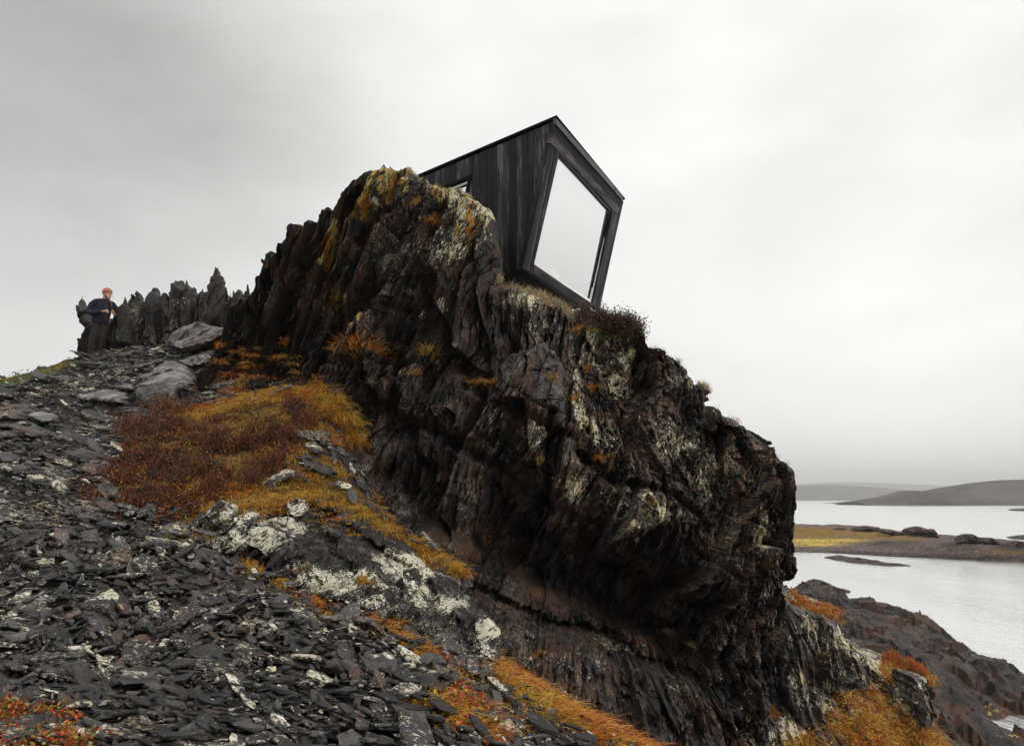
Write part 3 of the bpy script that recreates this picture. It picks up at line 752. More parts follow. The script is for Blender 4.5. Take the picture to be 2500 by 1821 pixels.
def crag_disp(X, Z, px, py):
    lf = smooth01((990-.25*(py-500)-px)/140)
    h = crag_fol(X, Z, px, py)*(1-lf)+crag_fol_l(X, Z, px, py)*lf
    low = smooth01((py-1380-(px-1100)*.25)/80)          # the bedded rock below the hollow is blockier
    u = X*.92+Z*.38; v = -X*.38+Z*.92
    h = h+low*(.16*facet(u/.55, v/.3, 301)+.09*facet(u/.22, v/.14, 302)+.045*facet(u/.09, v/.07, 303))
    rough = smooth01((px-1300)/250)                     # knobbly towards the sea
    h = h+rough*(.09*facet(X/.22, Z/.26, 311)+.05*facet(X/.09, Z/.10, 312))
    return h
crag = relief('rocky_outcrop', teeth(CRAG, 560, 830, 9, 21, 3, 12), CRAG_C, .0158, R=.45, T=4.2, disp=crag_disp, feats=CRAG_F, marks=CRAG_M, mat=M_CLIFF, jag=.014, seed=4, closed=False, warp=.008, edge=.18, base=CRAG, shear=.36)
tag(crag, kind='structure')

# pale, lichen-covered ledge between the scree and the outcrop
LEDGE = [(452, 1262), (470, 1240), (520, 1232), (560, 1215), (600, 1218), (640, 1232), (690, 1216), (740, 1205), (800, 1212), (860, 1245), (930, 1290), (1000, 1330), (1050, 1362), (1105, 1395), (1130, 1408), (1150, 1440),
         (1122, 1470), (1170, 1500), (1210, 1548), (1222, 1562), (1206, 1600), (1218, 1630), (1215, 1700), (1130, 1700), (1040, 1640), (960, 1585), (880, 1540), (800, 1510), (720, 1455), (660, 1440), (600, 1405), (540, 1370), (470, 1330), (430, 1290)]
LEDGE_C = [(460, 1255, 8.75), (600, 1225, 8.9), (760, 1215, 9.2), (900, 1275, 9.0), (1050, 1370, 8.6), (1140, 1430, 8.4), (520, 1310, 8.05), (640, 1360, 7.6), (760, 1330, 8.0), (760, 1430, 7.15), (900, 1400, 7.6), (900, 1490, 6.8),
           (1050, 1480, 7.3), (1050, 1590, 6.55), (1210, 1560, 7.2), (1200, 1650, 6.35), (700, 1280, 8.5), (480, 1330, 8.15), (620, 1410, 7.65), (800, 1510, 7.15), (960, 1590, 6.75), (1130, 1700, 6.3)]
LEDGE_F = [([(500, 1300), (560, 1250), (620, 1215)], 9, .22), ([(560, 1330), (620, 1270), (660, 1225)], 6, .18), ([(600, 1350), (680, 1290)], 7, .2), ([(640, 1390), (700, 1330), (780, 1290)], 9, .2),
           ([(700, 1210), (800, 1270), (900, 1330), (1000, 1400)], 13, .22), ([(760, 1290), (820, 1360), (860, 1420)], 26, .30), ([(850, 1300), (930, 1370), (960, 1400)], 26, .25), ([(1030, 1430), (1040, 1490)], 16, .3),
           ([(1110, 1520), (1130, 1590)], 22, .3), ([(870, 1260), (1000, 1350), (1110, 1420)], 7, .15), ([(690, 1330), (745, 1290)], 5, .1)]
LEDGE_M = {'lic': [(560, 1290, 90, 50, .6), (670, 1290, 60, 50, .8), (690, 1210, 60, 20, .5), (900, 1380, 120, 50, .6), (1000, 1400, 60, 60, .8), (1010, 1430, 30, 70, 1.0), (900, 1460, 90, 40, .7), (1100, 1480, 60, 40, .6), (1180, 1570, 40, 50, .6), (780, 1400, 80, 50, .6), (830, 1330, 70, 60, -.7), (1120, 1560, 45, 40, -.9)],
           'yel': [([(800, 1215), (900, 1270), (1000, 1330), (1120, 1400)], 20, .6), (650, 1250, 50, 18, .5), (760, 1225, 70, 20, .5)]}
ledge = relief('rocky_ledge', LEDGE, LEDGE_C, .0145, R=.28, T=1.6, disp=foliated(42, [(.62, 1.4, .20), (.27, 1.9, .17), (.11, 2.4, .08), (.05, 2.5, .03)], 31, iso=.03, bed=(-48, .36, .09), vary=.4), feats=LEDGE_F, marks=LEDGE_M, mat=M_LEDGE, jag=.018, seed=9)
tag(ledge, kind='structure')

# the row of upright slate blades on the crest
sp_fol = foliated(12, [(.5, 4, .12), (.2, 6, .08), (.08, 7, .035)], 41, saw=1.2)
sp_marks = {'lic': [(430, 740, 60, 60, .35), (200, 780, 30, 50, .3), (340, 740, 30, 40, .3), (600, 730, 30, 30, .3)], 'yel': [(560, 780, 90, 60, .35), (420, 800, 60, 30, .3)], 'rus': [(560, 790, 70, 40, .35)]}
SPIRES = [
 ('hooked black slate blade standing directly behind the person', [(186, 884), (189, 860), (192, 838), (193, 819), (201, 806), (203, 798), (196, 792), (189, 785), (184, 769), (186, 752), (187, 740), (190, 735), (195, 743), (205, 747), (217, 765), (227, 790), (235, 830), (242, 885)], 17.0, .8),
 ('twin-pointed slate blade just right of the person', [(262, 884), (271, 857), (268, 820), (266, 795), (273, 780), (277, 768), (290, 756), (302, 747), (308, 735), (315, 721), (321, 731), (324, 722), (327, 716), (335, 725), (343, 734), (349, 750), (356, 800), (355, 870)], 16.95, .8),
 ('broad slate blade with two blunt tips, second right of the person', [(338, 875), (341, 775), (346, 758), (349, 745), (351, 725), (356, 715), (362, 713), (365, 705), (371, 703), (379, 712), (384, 719), (387, 731), (390, 721), (394, 719), (401, 726), (409, 731), (417, 745), (420, 865)], 16.9, .7),
 ('lichen-flecked slate blade left of the tallest spike', [(398, 870), (412, 760), (415, 737), (421, 715), (423, 700), (429, 696), (434, 688), (440, 697), (446, 703), (455, 699), (463, 701), (470, 713), (475, 725), (481, 718), (488, 740), (486, 850)], 16.7, .8),
 ('tallest slate spike on the crest, standing alone above the others', [(468, 850), (474, 760), (478, 728), (486, 722), (495, 715), (504, 709), (503, 700), (510, 690), (513, 676), (516, 665), (522, 657), (528, 662), (535, 671), (538, 688), (540, 702), (545, 718), (558, 730), (566, 760), (560, 860)], 16.4, .8),
 ('short blunt slate spike between the tallest spike and the main outcrop', [(535, 860), (548, 760), (556, 722), (567, 722), (572, 712), (576, 703), (582, 703), (588, 714), (595, 721), (606, 722), (617, 737), (625, 800), (615, 870)], 15.7, .9)]
for i, (lab, ol, Y, T) in enumerate(SPIRES):
    ol = [(a, b-(7 if ol[k-1][1] > b < ol[(k+1) % len(ol)][1] else 0)) for k, (a, b) in enumerate(ol)]
    ol = teeth(ol, 0, 900, 7, 17, 70+i, 11)
    cx0 = sum(p[0] for p in ol)/len(ol)
    ctr = [(cx0-30, 720, Y+.1), (cx0+30, 720, Y+.2), (cx0-30, 860, Y-.45), (cx0+30, 860, Y-.4), (cx0, 780, Y-.3)]
    o = relief('slate_spire', ol, ctr, .0155, R=.13, T=T*.6, disp=sp_fol, marks=sp_marks, mat=M_SPIRE, jag=.007, seed=60+i, local=True, warp=.008, edge=.12, shear=.21)
    tag(o, lab, 'rock spire', 'slate blades standing along the crest')
THIN = [(300, 730, 16, 17.1, 'thin slate needle just right of the twin-pointed blade base'), (361, 722, 12, 17.05, 'thin slate needle left of the broad blunt blade tips'), (404, 722, 11, 17.0, 'short slate needle in the dip before the lichen-flecked blade'),
        (452, 690, 12, 16.9, 'slate needle rising from the right shoulder of the lichen-flecked blade'), (491, 712, 12, 16.6, 'slate needle close to the left foot of the tallest spike'), (548, 708, 12, 16.2, 'slate needle just right of the tallest spike'),
        (566, 716, 10, 16.0, 'tiny slate needle left of the short blunt spike'), (600, 700, 13, 15.4, 'slate needle right of the short blunt spike, before the main outcrop')]
for i, (tx, ty, w_, Y, lab) in enumerate(THIN):
    ty -= 10; Y -= .55
    ol = [(tx-w_-2, 840), (tx-w_, 790), (tx-w_*.8, ty+50), (tx-w_*.55, ty+24), (tx-w_*.3, ty+18), (tx-1, ty-2), (tx+w_*.22, ty+12), (tx+w_*.35, ty+20), (tx+w_*.7, ty+42), (tx+w_, 790), (tx+w_+3, 840)]
    o = relief('slate_spire', ol, [(tx-20, 740, Y), (tx+20, 740, Y+.05), (tx, 840, Y-.35), (tx-20, 838, Y-.35)], .0145, R=.10, T=.25, disp=sp_fol, marks=sp_marks, mat=M_SPIRE, jag=.006, seed=160+i, local=True, warp=.006, edge=.1)
    tag(o, lab, 'rock spire', 'slate blades standing along the crest')
for i, (ol, Y) in enumerate([([(238, 885), (242, 810), (256, 772), (268, 778), (285, 775), (310, 800), (330, 780), (360, 790), (390, 770), (410, 780), (440, 760), (470, 770), (500, 760), (530, 750), (560, 750), (640, 740), (640, 880), (450, 890)], 17.25)]):
    o = relief('crest_rock', ol, [(260, 880, Y-.2), (640, 880, Y-1.2), (450, 760, Y+.0), (640, 760, Y-1.0), (280, 790, Y)], .022, R=.25, T=1.0, disp=sp_fol, marks=sp_marks, mat=M_SPIRE, jag=.03, seed=88)
    tag(o, kind='structure')

# ------------------------------------------------------------------ the cabin
def xrot(v): return np.asarray(v, float)
rA = ray(1358, 284); ZR = 7.8
A_ = rA*(13.0/rA[1]); ZR = A_[2]
rB = ray(1522, 483); B_ = rB*(ZR/rB[2])
rL = ray(1030, 424); L_ = rL*(ZR/rL[2])
sd = (L_-A_); sd[2] = 0; sd /= np.linalg.norm(sd)
n_side = np.array([-sd[1], sd[0], 0]);  n_side *= -np.sign(n_side[1])      # outward, towards the camera side
rC = ray(1276, 655); C_ = rC*((n_side@A_)/(n_side@rC))
n_front = np.cross(B_-A_, C_-A_); n_front /= np.linalg.norm(n_front)
if n_front[0] < 0: n_front = -n_front
def on_front(px, py, off=0.0):
    r = ray(px, py); return r*((n_front@A_+off)/(n_front@r))+np.array([0, 0, CZ])
def on_side(px, py, off=0.0):
    r = ray(px, py); return r*((n_side@A_+off)/(n_side@r))+np.array([0, 0, CZ])
camz = np.array([0, 0, CZ])
cab_base = np.array([C_[0], C_[1], C_[2]])+camz
cabin = empty('cabin', tuple(cab_base))
tag(cabin, 'black timber cabin with slanted front and one huge window, perched on top of the outcrop', 'cabin')
def slab_poly(pts, n, thick, name=None):
    """closed prism from a planar outline, thickness going inwards against the outward normal n"""
    pts = np.array(pts); k = len(pts); v = np.concatenate([pts, pts-np.asarray(n)*thick])
    f = [list(range(k)), list(range(2*k-1, k-1, -1))]+[[i, i+k, (i+1) % k+k, (i+1) % k] for i in range(k)]
    return v, f
def join(parts):
    V, F, o = [], [], 0
    for v, f in parts:
        V.append(np.asarray(v, float)); F += [[i+o for i in q] for q in f]; o += len(v)
    return np.concatenate(V), F
def boards(name, parts, axis_u, axis_v, mat, parent):
    """wood parts in one mesh; each part gets its own grain (rnd) and board coordinates (wuv)"""
    V, F = join(parts)
    V = V-cab_base
    o = mesh_obj(name, V, F, mat, parent)
    rnd = np.concatenate([np.full(len(v), r) for (v, f), r in zip(parts, rng.random(len(parts)))])
    a = o.data.attributes.new('rnd', 'FLOAT', 'POINT'); a.data.foreach_set('value', rnd.astype(np.float32))
    c = V
    uv = np.stack([c@np.asarray(axis_u), c@np.cross(axis_u, axis_v)*.5, c@np.asarray(axis_v)], -1)
    a = o.data.attributes.new('wuv', 'FLOAT_VECTOR', 'POINT'); a.data.foreach_set('vector', uv.astype(np.float32).ravel())
    return o
def clip_poly(poly, nrm, c):
    """keep the part of a planar polygon with p.nrm >= c"""
    out = []
    for i in range(len(poly)):
        a, b = poly[i], poly[(i+1) % len(poly)]
        da, db = a@nrm-c, b@nrm-c
        if da >= 0: out.append(a)
        if (da >= 0) != (db >= 0): out.append(a+(b-a)*da/(da-db))
    return out
up = np.array([0, 0, 1.0])
At, Ct = A_+camz, C_+camz
Lfar = At+sd*6.6
zb = Ct[2]
# side wall: boards of uneven width, clipped to the slanting front corner and round the window opening
sw = [At-up*.10, Ct, Ct+sd*7, At+sd*7-up*.10]
# side window in the wall plane (parallelogram that leans like the front)
wr = on_side(1153, 427); wr2 = on_side(1143, 470)
lean = (wr2-wr)/abs((wr2-wr)[2])
win_h, win_w = 1.15, 1.05
WO = [wr, wr+lean*win_h, wr+lean*win_h+sd*win_w, wr+sd*win_w]
parts = []
s0 = (Ct-At)@sd; s_ = -.02
k = 0
edges = [-.02]
while edges[-1] < 7.0: edges.append(edges[-1]+random.choice([.155, .19, .205, .22]))
for a, b in zip(edges[:-1], edges[1:]):
    ca, cb = At@sd+a+.006, At@sd+b-.006
    pl = clip_poly(clip_poly(sw, sd, ca), -sd, -cb)
    if len(pl) < 3: continue
    lo, hi = (WO[0]@sd), (WO[1]@sd)
    pcs = [pl]
    if cb > min(lo, hi) and ca < lo+win_w+.4:
        # above, below and beside the window opening
        top = clip_poly(pl, up, WO[0][2])
        bot = clip_poly(pl, -up, -WO[1][2])
        midp = clip_poly(clip_poly(pl, -up, -WO[0][2]), up, WO[1][2])
        ln = np.cross(n_side, lean); ln /= np.linalg.norm(ln)
        if ln@sd < 0: ln = -ln
        rightp = clip_poly(midp, -ln, -(WO[0]@ln)) if len(midp) > 2 else []
        leftp = clip_poly(midp, ln, WO[3]@ln) if len(midp) > 2 else []
        pcs = [q for q in (top, bot, rightp, leftp) if len(q) > 2]
    dz = random.uniform(0, .008)
    for q in pcs:
        q = [p+n_side*dz for p in q]
        parts.append(slab_poly(q, n_side, .03))
boards('side_cladding', parts, sd, up, M_WOOD, cabin)
# body behind the cladding: walls, floor, roof
fo = .10
inn = lambda p: p
fw = (B_-A_); fw[2] = 0; wid = np.linalg.norm(fw); fwu = fw/wid
D_ = on_front(1466, 741)
Cb = [Ct, D_+(-0.0)*up]
def shell():
    # underside + dark core, set back from the cladding
    a = [Ct-n_side*.04, D_-fwu*.05, D_-fwu*.05+sd*6.9, Ct-n_side*.04+sd*6.9]
    a = [p-n_front*.12 for p in a[:2]]+a[2:]
    return join([slab_poly(a, -up, .18)])
v, f = shell(); mesh_obj('floor', v-cab_base, f, M_BLACK, cabin)
# far wall (away from the camera)
Bt = B_+camz
far_n = np.cross(Bt-D_, sd); far_n /= np.linalg.norm(far_n)
if far_n@fwu < 0: far_n = -far_n
parts = [slab_poly([Bt-up*.1, D_, D_+sd*6.9, Bt+sd*6.9-up*.1], far_n, .06)]
boards('rear_wall', parts, sd, up, M_WOOD, cabin)
parts = [slab_poly([Ct+sd*6.9-n_side*.035, At+sd*6.9-up*.12-n_side*.035, Bt+sd*6.85-up*.12-fwu*.08, D_+sd*6.85-fwu*.08], sd, .06)]
boards('end_wall', parts, fwu, up, M_WOOD, cabin)
# roof with a thin metal edge
ovr = .035
ra = At+n_side*ovr-sd*ovr; rb_ = Bt-sd*ovr+fwu*ovr; rc = Bt+sd*7.0+fwu*ovr; rd_ = At+sd*7.0+n_side*ovr
mesh_obj('roof', *(lambda vf: (vf[0]-cab_base, vf[1]))(slab_poly([ra, rb_, rc, rd_], up, .045)), M_BLACK, cabin)
# light flashing strip under the roof edge along the front, in two lengths with a small step between them
def fr(pts, off, th): return slab_poly([on_front(a, b, off) for a, b in pts], n_front, th)
v, f = join([fr([(1358, 289), (1501.5, 455), (1499.5, 466), (1357, 303)], .075, .07), fr([(1503, 458), (1521, 479), (1520, 490), (1501.5, 468.5)], .07, .07)])
mesh_obj('flashing', v-cab_base, f, M_FLASH, cabin)
slope = on_front(1345, 349)-on_front(1276, 655); slope /= np.linalg.norm(slope)
head = on_front(1500, 500)-on_front(1356, 330); head /= np.linalg.norm(head)
# header boards
boards('header', [fr([(1357, 303.5), (1519, 490.5), (1513, 507), (1351, 326)], .03, .12), fr([(1351, 326.6), (1513, 507.8), (1507, 524), (1346, 349)], .04, .13)], np.cross(n_front, head), head, M_WOOD, cabin)
# corner post (three narrow slanting boards), bottom rail, right post
boards('corner_post', [fr([(1346, 349.6), (1351.5, 355.5), (1286.5, 660), (1276, 654.5)], .02, .12), fr([(1352, 356), (1357.5, 362), (1293, 664), (1287, 660.3)], .012, .12), fr([(1358, 362.5), (1366.5, 372), (1304, 645), (1303, 669), (1293.5, 664.5)], .03, .12)], np.cross(n_front, slope), slope, M_WOOD, cabin)
bot = on_front(1434, 756)-on_front(1300, 668); bot /= np.linalg.norm(bot)
boards('bottom_rail', [fr([(1303.4, 646), (1447, 741.5), (1449, 746), (1435, 757.5), (1303.4, 669.2)], .045, .17)], np.cross(n_front, bot), bot, M_WOOD, cabin)
boards('right_post', [fr([(1496, 512.5), (1507, 525), (1518.5, 494), (1519, 503), (1467, 742), (1462, 757), (1450, 749), (1447.6, 741)], .035, .16)], np.cross(n_front, slope), slope, M_WOOD, cabin)
# picture window: outer frame, pane with parts of their own
win = empty('window', (0, 0, 0)); win.parent = cabin
v, f = join([fr([(1363.5, 373), (1367, 370), (1497, 514), (1491, 516)], -.005, .10)])
mesh_obj('head_frame', v-cab_base, f, M_BLACK, win)
v, f = fr([(1365, 375), (1366.5, 373), (1494, 515.5), (1493, 517.5)], .004, .03)
mesh_obj('head_trim', v-cab_base, f, M_FLASH, win)
v, f = fr([(1490, 517), (1494.5, 514.5), (1447, 743), (1441.5, 733.5)], -.03, .05)
mesh_obj('jamb', v-cab_base, f, M_WHITE, win)
v, f = fr([(1303.8, 644), (1304.8, 641), (1443.5, 732.5), (1446.6, 743)], -.03, .05)
mesh_obj('sill', v-cab_base, f, M_WHITE, win)
v, f = join([fr([(1484.5, 519), (1486, 518), (1438.7, 729.8), (1437.5, 729)], -.045, .03), fr([(1488, 518), (1489.5, 517.5), (1442.0, 732.2), (1440.7, 731.4)], -.045, .03)])
mesh_obj('gasket', v-cab_base, f, M_BLACK, win)
v, f = fr([(1365, 374), (1494, 516), (1446, 742), (1302, 646)], -.06, .015)
mesh_obj('pane', v-cab_base, f, M_GLASS, win)
v, f = fr([(1336, 657), (1366.5, 650), (1363, 681)], -.057, .002)  # thin white triangle on the lower left of the pane
mesh_obj('white_triangle', v-cab_base, f, M_MATT_WHITE, win)
# side window
sw_ = empty('window', (0, 0, 0)); sw_.parent = cabin
def inset(poly, d):
    c = sum(poly)/len(poly); n = len(poly); out = []
    for i in range(n):
        a, b, e = poly[i-1], poly[i], poly[(i+1) % n]
        u1 = (b-a)/np.linalg.norm(b-a); u2 = (e-b)/np.linalg.norm(e-b)
        out.append(b+(u2-u1)*d/max(np.linalg.norm(np.cross(u1, u2)), .2))
    return out
def ring(outer, inner, n, off, th):
    return join([slab_poly([p+n*off for p in (outer[i], outer[(i+1) % 4], inner[(i+1) % 4], inner[i])], n, th) for i in range(4)])
w1 = inset(WO, .07); w2 = inset(WO, .13); w3 = inset(WO, .16)
v, f = ring(WO, w1, n_side, .035, .16); mesh_obj('frame', v-cab_base, f, M_BLACK, sw_)
v, f = ring(w1, w2, n_side, -.06, .05); mesh_obj('inner_frame', v-cab_base, f, M_WHITE, sw_)
v, f = ring(w2, w3, n_side, -.055, .03); mesh_obj('gasket', v-cab_base, f, M_BLACK, sw_)
v, f = slab_poly([p-n_side*.08 for p in w1], n_side, .012); mesh_obj('pane', v-cab_base, f, M_GLASS, sw_)

# ------------------------------------------------------------------ right side: slope beside the outcrop, shore, headland, skerries
SLOPE = [(1880, 1500), (1925, 1442), (1937, 1440), (1952, 1455), (1975, 1468), (2010, 1474), (2040, 1484), (2062, 1515), (2068, 1540), (2079, 1563), (2105, 1575), (2132, 1593), (2150, 1612), (2171, 1619), (2195, 1614), (2219, 1619), (2254, 1637), (2274, 1655), (2284, 1720), (2284, 1781), (2298, 1821), (2330, 1930), (1840, 1960), (1840, 1600)]
SLOPE_C = [(1900, 1500, 13.2), (1980, 1480, 14.0), (2050, 1510, 14.4), (2000, 1600, 13.0), (1950, 1700, 12.0), (1900, 1821, 10.8), (2050, 1700, 12.4), (2050, 1821, 11.2), (2130, 1600, 14.2), (2150, 1700, 12.9), (2250, 1660, 13.9), (2270, 1780, 12.9), (2200, 1821, 12.0), (2300, 1821, 12.7), (1900, 1950, 9.6), (2200, 1930, 11)]
SLOPE_M = {'lic': [(2000, 1560, 80, 160, 1.1), (2100, 1640, 80, 60, 1.0), (1990, 1600, 60, 120, .8), (2090, 1640, 50, 50, .9), (1960, 1780, 60, 60, .9), (2200, 1680, 60, 70, .5), (2080, 1730, 60, 30, .6), (2220, 1720, 40, 60, .8)],
           'yel': [(1985, 1485, 60, 30, 1.3, 25), (2090, 1760, 80, 70, 1.2), (2180, 1740, 70, 90, 1.1), (2230, 1790, 60, 70, 1.2), (2200, 1640, 60, 30, 1.0), (1960, 1821, 70, 50, 1.3), (2100, 1590, 40, 12, .8)],
           'rus': [(2200, 1640, 90, 40, 1.0), (2100, 1780, 160, 90, 1.0)]}
slope = relief('vegetated_slope', SLOPE, SLOPE_C, .028, R=.5, T=3.0, disp=foliated(10, [(.8, 2.0, .20), (.3, 3, .10), (.12, 3, .05)], 51, iso=.05), marks=SLOPE_M, mat=M_SHORE2, jag=.03, seed=12, closed=False)
tag(slope, kind='structure')
PILL = [([(1930, 1478), (1960, 1484), (1983, 1493), (2012, 1505), (2044, 1519), (2050, 1532), (2040, 1580), (2037, 1646), (2028, 1700), (2016, 1780), (1996, 1805), (1965, 1780), (1945, 1740), (1925, 1690), (1915, 1600)], 11.9, 41, 'tall lichen-spotted rock pillar standing against the right side of the outcrop'),
        ([(2040, 1574), (2060, 1577), (2079, 1584), (2110, 1601), (2136, 1619), (2138, 1660), (2131, 1690), (2105, 1692), (2062, 1682), (2036, 1650)], 12.7, 42, 'squat grey rock block with a flat grassy top, right of the tall rock pillar'),
        ([(2240, 1660), (2258, 1651), (2276, 1663), (2281, 1720), (2283, 1784), (2268, 1800), (2252, 1740), (2246, 1700)], 12.6, 43, 'narrow dark rock pillar at the right end of the orange slope')]
for ol, Y, sd_, lab in PILL:
    x0 = sum(p[0] for p in ol)/len(ol)
    o = relief('stone_pillar', ol, [(x0-40, 1500, Y+.5), (x0+40, 1500, Y+.8), (x0, 1620, Y+.1), (x0-20, 1780, Y-.6), (x0+30, 1780, Y-.4)], .022, R=.22, T=1.2, disp=foliated(6, [(.5, 2.5, .14), (.2, 3.5, .08), (.08, 4, .04)], sd_, iso=.03),
               marks={'lic': [(x0, 1600, 90, 160, .45)], 'rus': [(x0, 1560, 60, 100, .5)], 'yel': [(x0, 1500, 60, 40, .5)]}, mat=M_SHORE2, jag=.022, seed=sd_, local=True)
    tag(o, lab, 'stone pillar')

def Ysea(px, py, h=0.0):
    r = ray(px, py); return (h-CZ)*r[..., 1]/r[..., 2]
def hs(lst): return [(a, b, float(Ysea(a, b, h))) for a, b, h in lst]
def lumpy(w, amp, seed, st=3.0):
    def fn(x, y):
        return amp*facet(x/w, y/(w*.8), seed)+amp*.5*facet(x/(w*.35), y/(w*.35), seed+3)+amp*.22*facet(x/(w*.13), y/(w*.13), seed+5)+amp*.5*fbm(x/(w*st), y/(w*st), seed=seed+4)
    return fn
def m_poly(items):
    def fn(v, px, py):
        a = np.zeros(len(v))
        for x, y, rx, ry, s in items: a = np.maximum(a, s*np.exp(-(((px-x)/rx)**2+((py-y)/ry)**2)**1.5))
        return a
    return fn
SH = [(1860, 1462, .3), (1935, 1444, .5), (1990, 1440, .5), (2040, 1446, .6), (2078, 1472, .5), (2110, 1486, .6), (2145, 1500, .5), (2165, 1496, 1.3), (2200, 1500, 1.5), (2240, 1512, 1.6), (2255, 1522, 1.5), (2300, 1548, 1.3), (2350, 1582, 1.0), (2420, 1622, .8), (2500, 1644, .4), (2600, 1690, .3), (2700, 1740, .2)]
sh_c = hs(SH+[(2100, 1560, 2.2), (2200, 1590, 2.4), (2300, 1640, 1.7), (2400, 1690, .75), (2500, 1720, .6), (2350, 1755, .35), (2450, 1775, .35), (2520, 1821, .8), (2300, 1821, 1.5), (2380, 1840, .9), (2100, 1700, 3.0), (1950, 1500, 2.4), (1900, 1600, 3.2), (2290, 1700, 1.6), (2200, 1660, 2.8), (2000, 1480, 2.0)])
sh_p = hs([(1850, 1455, 0), (1935, 1440, 0), (1990, 1438, 0), (2020, 1436, 0), (2048, 1443, 0), (2060, 1460, 0), (2100, 1475, 0), (2120, 1490, 0), (2150, 1500, 0), (2160, 1492, .6), (2200, 1497, .6), (2235, 1508, .6), (2262, 1520, .3), (2300, 1548, .3), (2340, 1578, .2), (2420, 1622, .1), (2500, 1646, 0), (2600, 1690, 0), (2750, 1760, 0), (2900, 1900, 0), (2600, 2050, .5), (2200, 2100, 2), (1900, 2000, 3), (1700, 1700, 3), (1700, 1500, 2)])
heightfield('shore_rocks', sh_c, sh_p, .16, M_SHORE, lumpy(3.6, .42, 5), 5, skirt=1.4, attrs={
    'yel': m_poly([(2420, 1740, 90, 40, .9), (2480, 1790, 60, 30, .8), (2380, 1821, 60, 20, .8), (2290, 1650, 60, 20, .5)]),
    'rus': m_poly([(2150, 1560, 200, 80, .8), (2420, 1760, 160, 60, 1.0)]),
    'lic': m_poly([(2340, 1640, 110, 30, .25), (2200, 1540, 120, 40, .2)])})
pool = [P(a, b, float(Ysea(a, b, .28)))for a, b in [(2280, 1715), (2350, 1706), (2420, 1712), (2520, 1735), (2560, 1780), (2500, 1806), (2400, 1800), (2300, 1770)]]
o = mesh_obj('tide_pool', np.array(pool), [list(range(8))], M_WATER); tag(o, kind='structure')

def mat_headland():
    t = NT('headland_cover')
    n = t.noise(.6, 6, .65); n2 = t.noise(2.2, 4, .7)
    base = t.ramp(n2, [(.35, (.03, .02, .018)), (.5, (.085, .058, .052)), (.62, (.16, .125, .11)), (.72, (.32, .29, .26))])
    g = t.ramp(n, [(.35, (.11, .06, .008)), (.6, (.19, .11, .018))])
    c = t.mix(t.math('MULTIPLY', t.attr('brown'), t.sstep(n, .2, .4)), base, g)
    c = t.mix(t.math('MULTIPLY', t.attr('gold'), t.sstep(n2, .38, .5)), c, (.46, .33, .06))
    c = t.mix(t.math('MULTIPLY', t.attr('darkrock'), t.sstep(n, .35, .5)), c, (.022, .018, .016))
    return t.fin(c, .9, t.bump(n2, .7, .15), Specular_IOR_Level=.15)
M_HEAD = mat_headland()
hd_c = hs([(1900, 1346, .2), (1955, 1348, .15), (2050, 1351, .15), (2150, 1357, .15), (2250, 1360, .2), (2330, 1364, .2), (2400, 1368, .2), (2500, 1372, .2), (2620, 1378, .2),
           (1900, 1325, .9), (1955, 1325, .9), (2050, 1330, .8), (2150, 1335, .9), (2250, 1338, 1.1), (2350, 1342, 1.3), (2450, 1350, 1.3), (2560, 1355, 1.2),
           (1900, 1300, 1.9), (1955, 1300, 1.9), (2060, 1302, 2.0), (2160, 1306, 2.0), (2240, 1316, 1.8), (2330, 1322, 1.5), (2430, 1330, 1.5), (2520, 1336, 1.4),
           (1900, 1291, 2.0), (1955, 1292, 2.0), (2060, 1293, 2.0), (2150, 1297, 1.9), (2230, 1308, 1.5), (2330, 1315, 1.0), (2430, 1322, .9), (2520, 1330, .8), (1850, 1283, .2), (1955, 1284, .2), (2060, 1284, .2), (2150, 1289, .1), (2230, 1299, .1), (2330, 1307, .1), (2430, 1315, .1), (2520, 1323, .1), (1700, 1283, .2), (1700, 1340, .2), (1700, 1305, 1.9), (2700, 1350, .3)])
hd_p = hs([(1700, 1345, 0), (1955, 1348, 0), (2050, 1352, 0), (2150, 1358, 0), (2250, 1362, 0), (2330, 1366, 0), (2400, 1370, 0), (2500, 1373, 0), (2640, 1380, 0), (2700, 1345, 0), (2520, 1322, 0), (2430, 1314, 0), (2330, 1306, 0), (2230, 1298, 0), (2150, 1286, 0), (2060, 1280, 0), (1955, 1279, 0), (1700, 1278, 0)])
heightfield('headland', hd_c, hd_p, .55, M_HEAD, lumpy(5, .13, 8), 8, skirt=3.0, attrs={
    'brown': m_poly([(1990, 1300, 160, 15, 1), (2130, 1304, 110, 10, 1), (2200, 1314, 60, 6, .8), (2460, 1345, 60, 6, .8)]),
    'gold': m_poly([(1990, 1319, 130, 5, 1), (2060, 1318, 60, 4, .9), (1990, 1328, 75, 5, 1)]),
    'darkrock': m_poly([(2050, 1350, 200, 5, .8), (2250, 1358, 200, 7, .95), (2300, 1340, 90, 6, .8), (2180, 1326, 70, 8, .9), (2340, 1330, 60, 8, 1), (2400, 1362, 160, 8, 1), (2480, 1335, 60, 12, 1)])})
def far_rock(name, ol, h, seed, lab, cat='rock', res=.16, amp=.25, group=None, yadd=0, T=4.0, mat=None):
    yb = float(Ysea(ol[0][0], max(p[1] for p in ol), h))+yadd
    mx, my = sum(p[0] for p in ol)/len(ol), sum(p[1] for p in ol)/len(ol)
    o = relief(name, ol, [(mx, my, yb)], res, R=min(1.6, T*.5), T=T, disp=lambda X, Z, a, b: amp*3*facet(X/1.6, Z/1.2, seed)+amp*1.4*facet(X/.6, Z/.5, seed+1), mat=mat or M_SHORE, jag=res*.5, seed=seed, local=True, marks={'rus': [(mx, my, 60, 30, .6)]}, warp=res*.4)
    return tag(o, lab, cat, group)
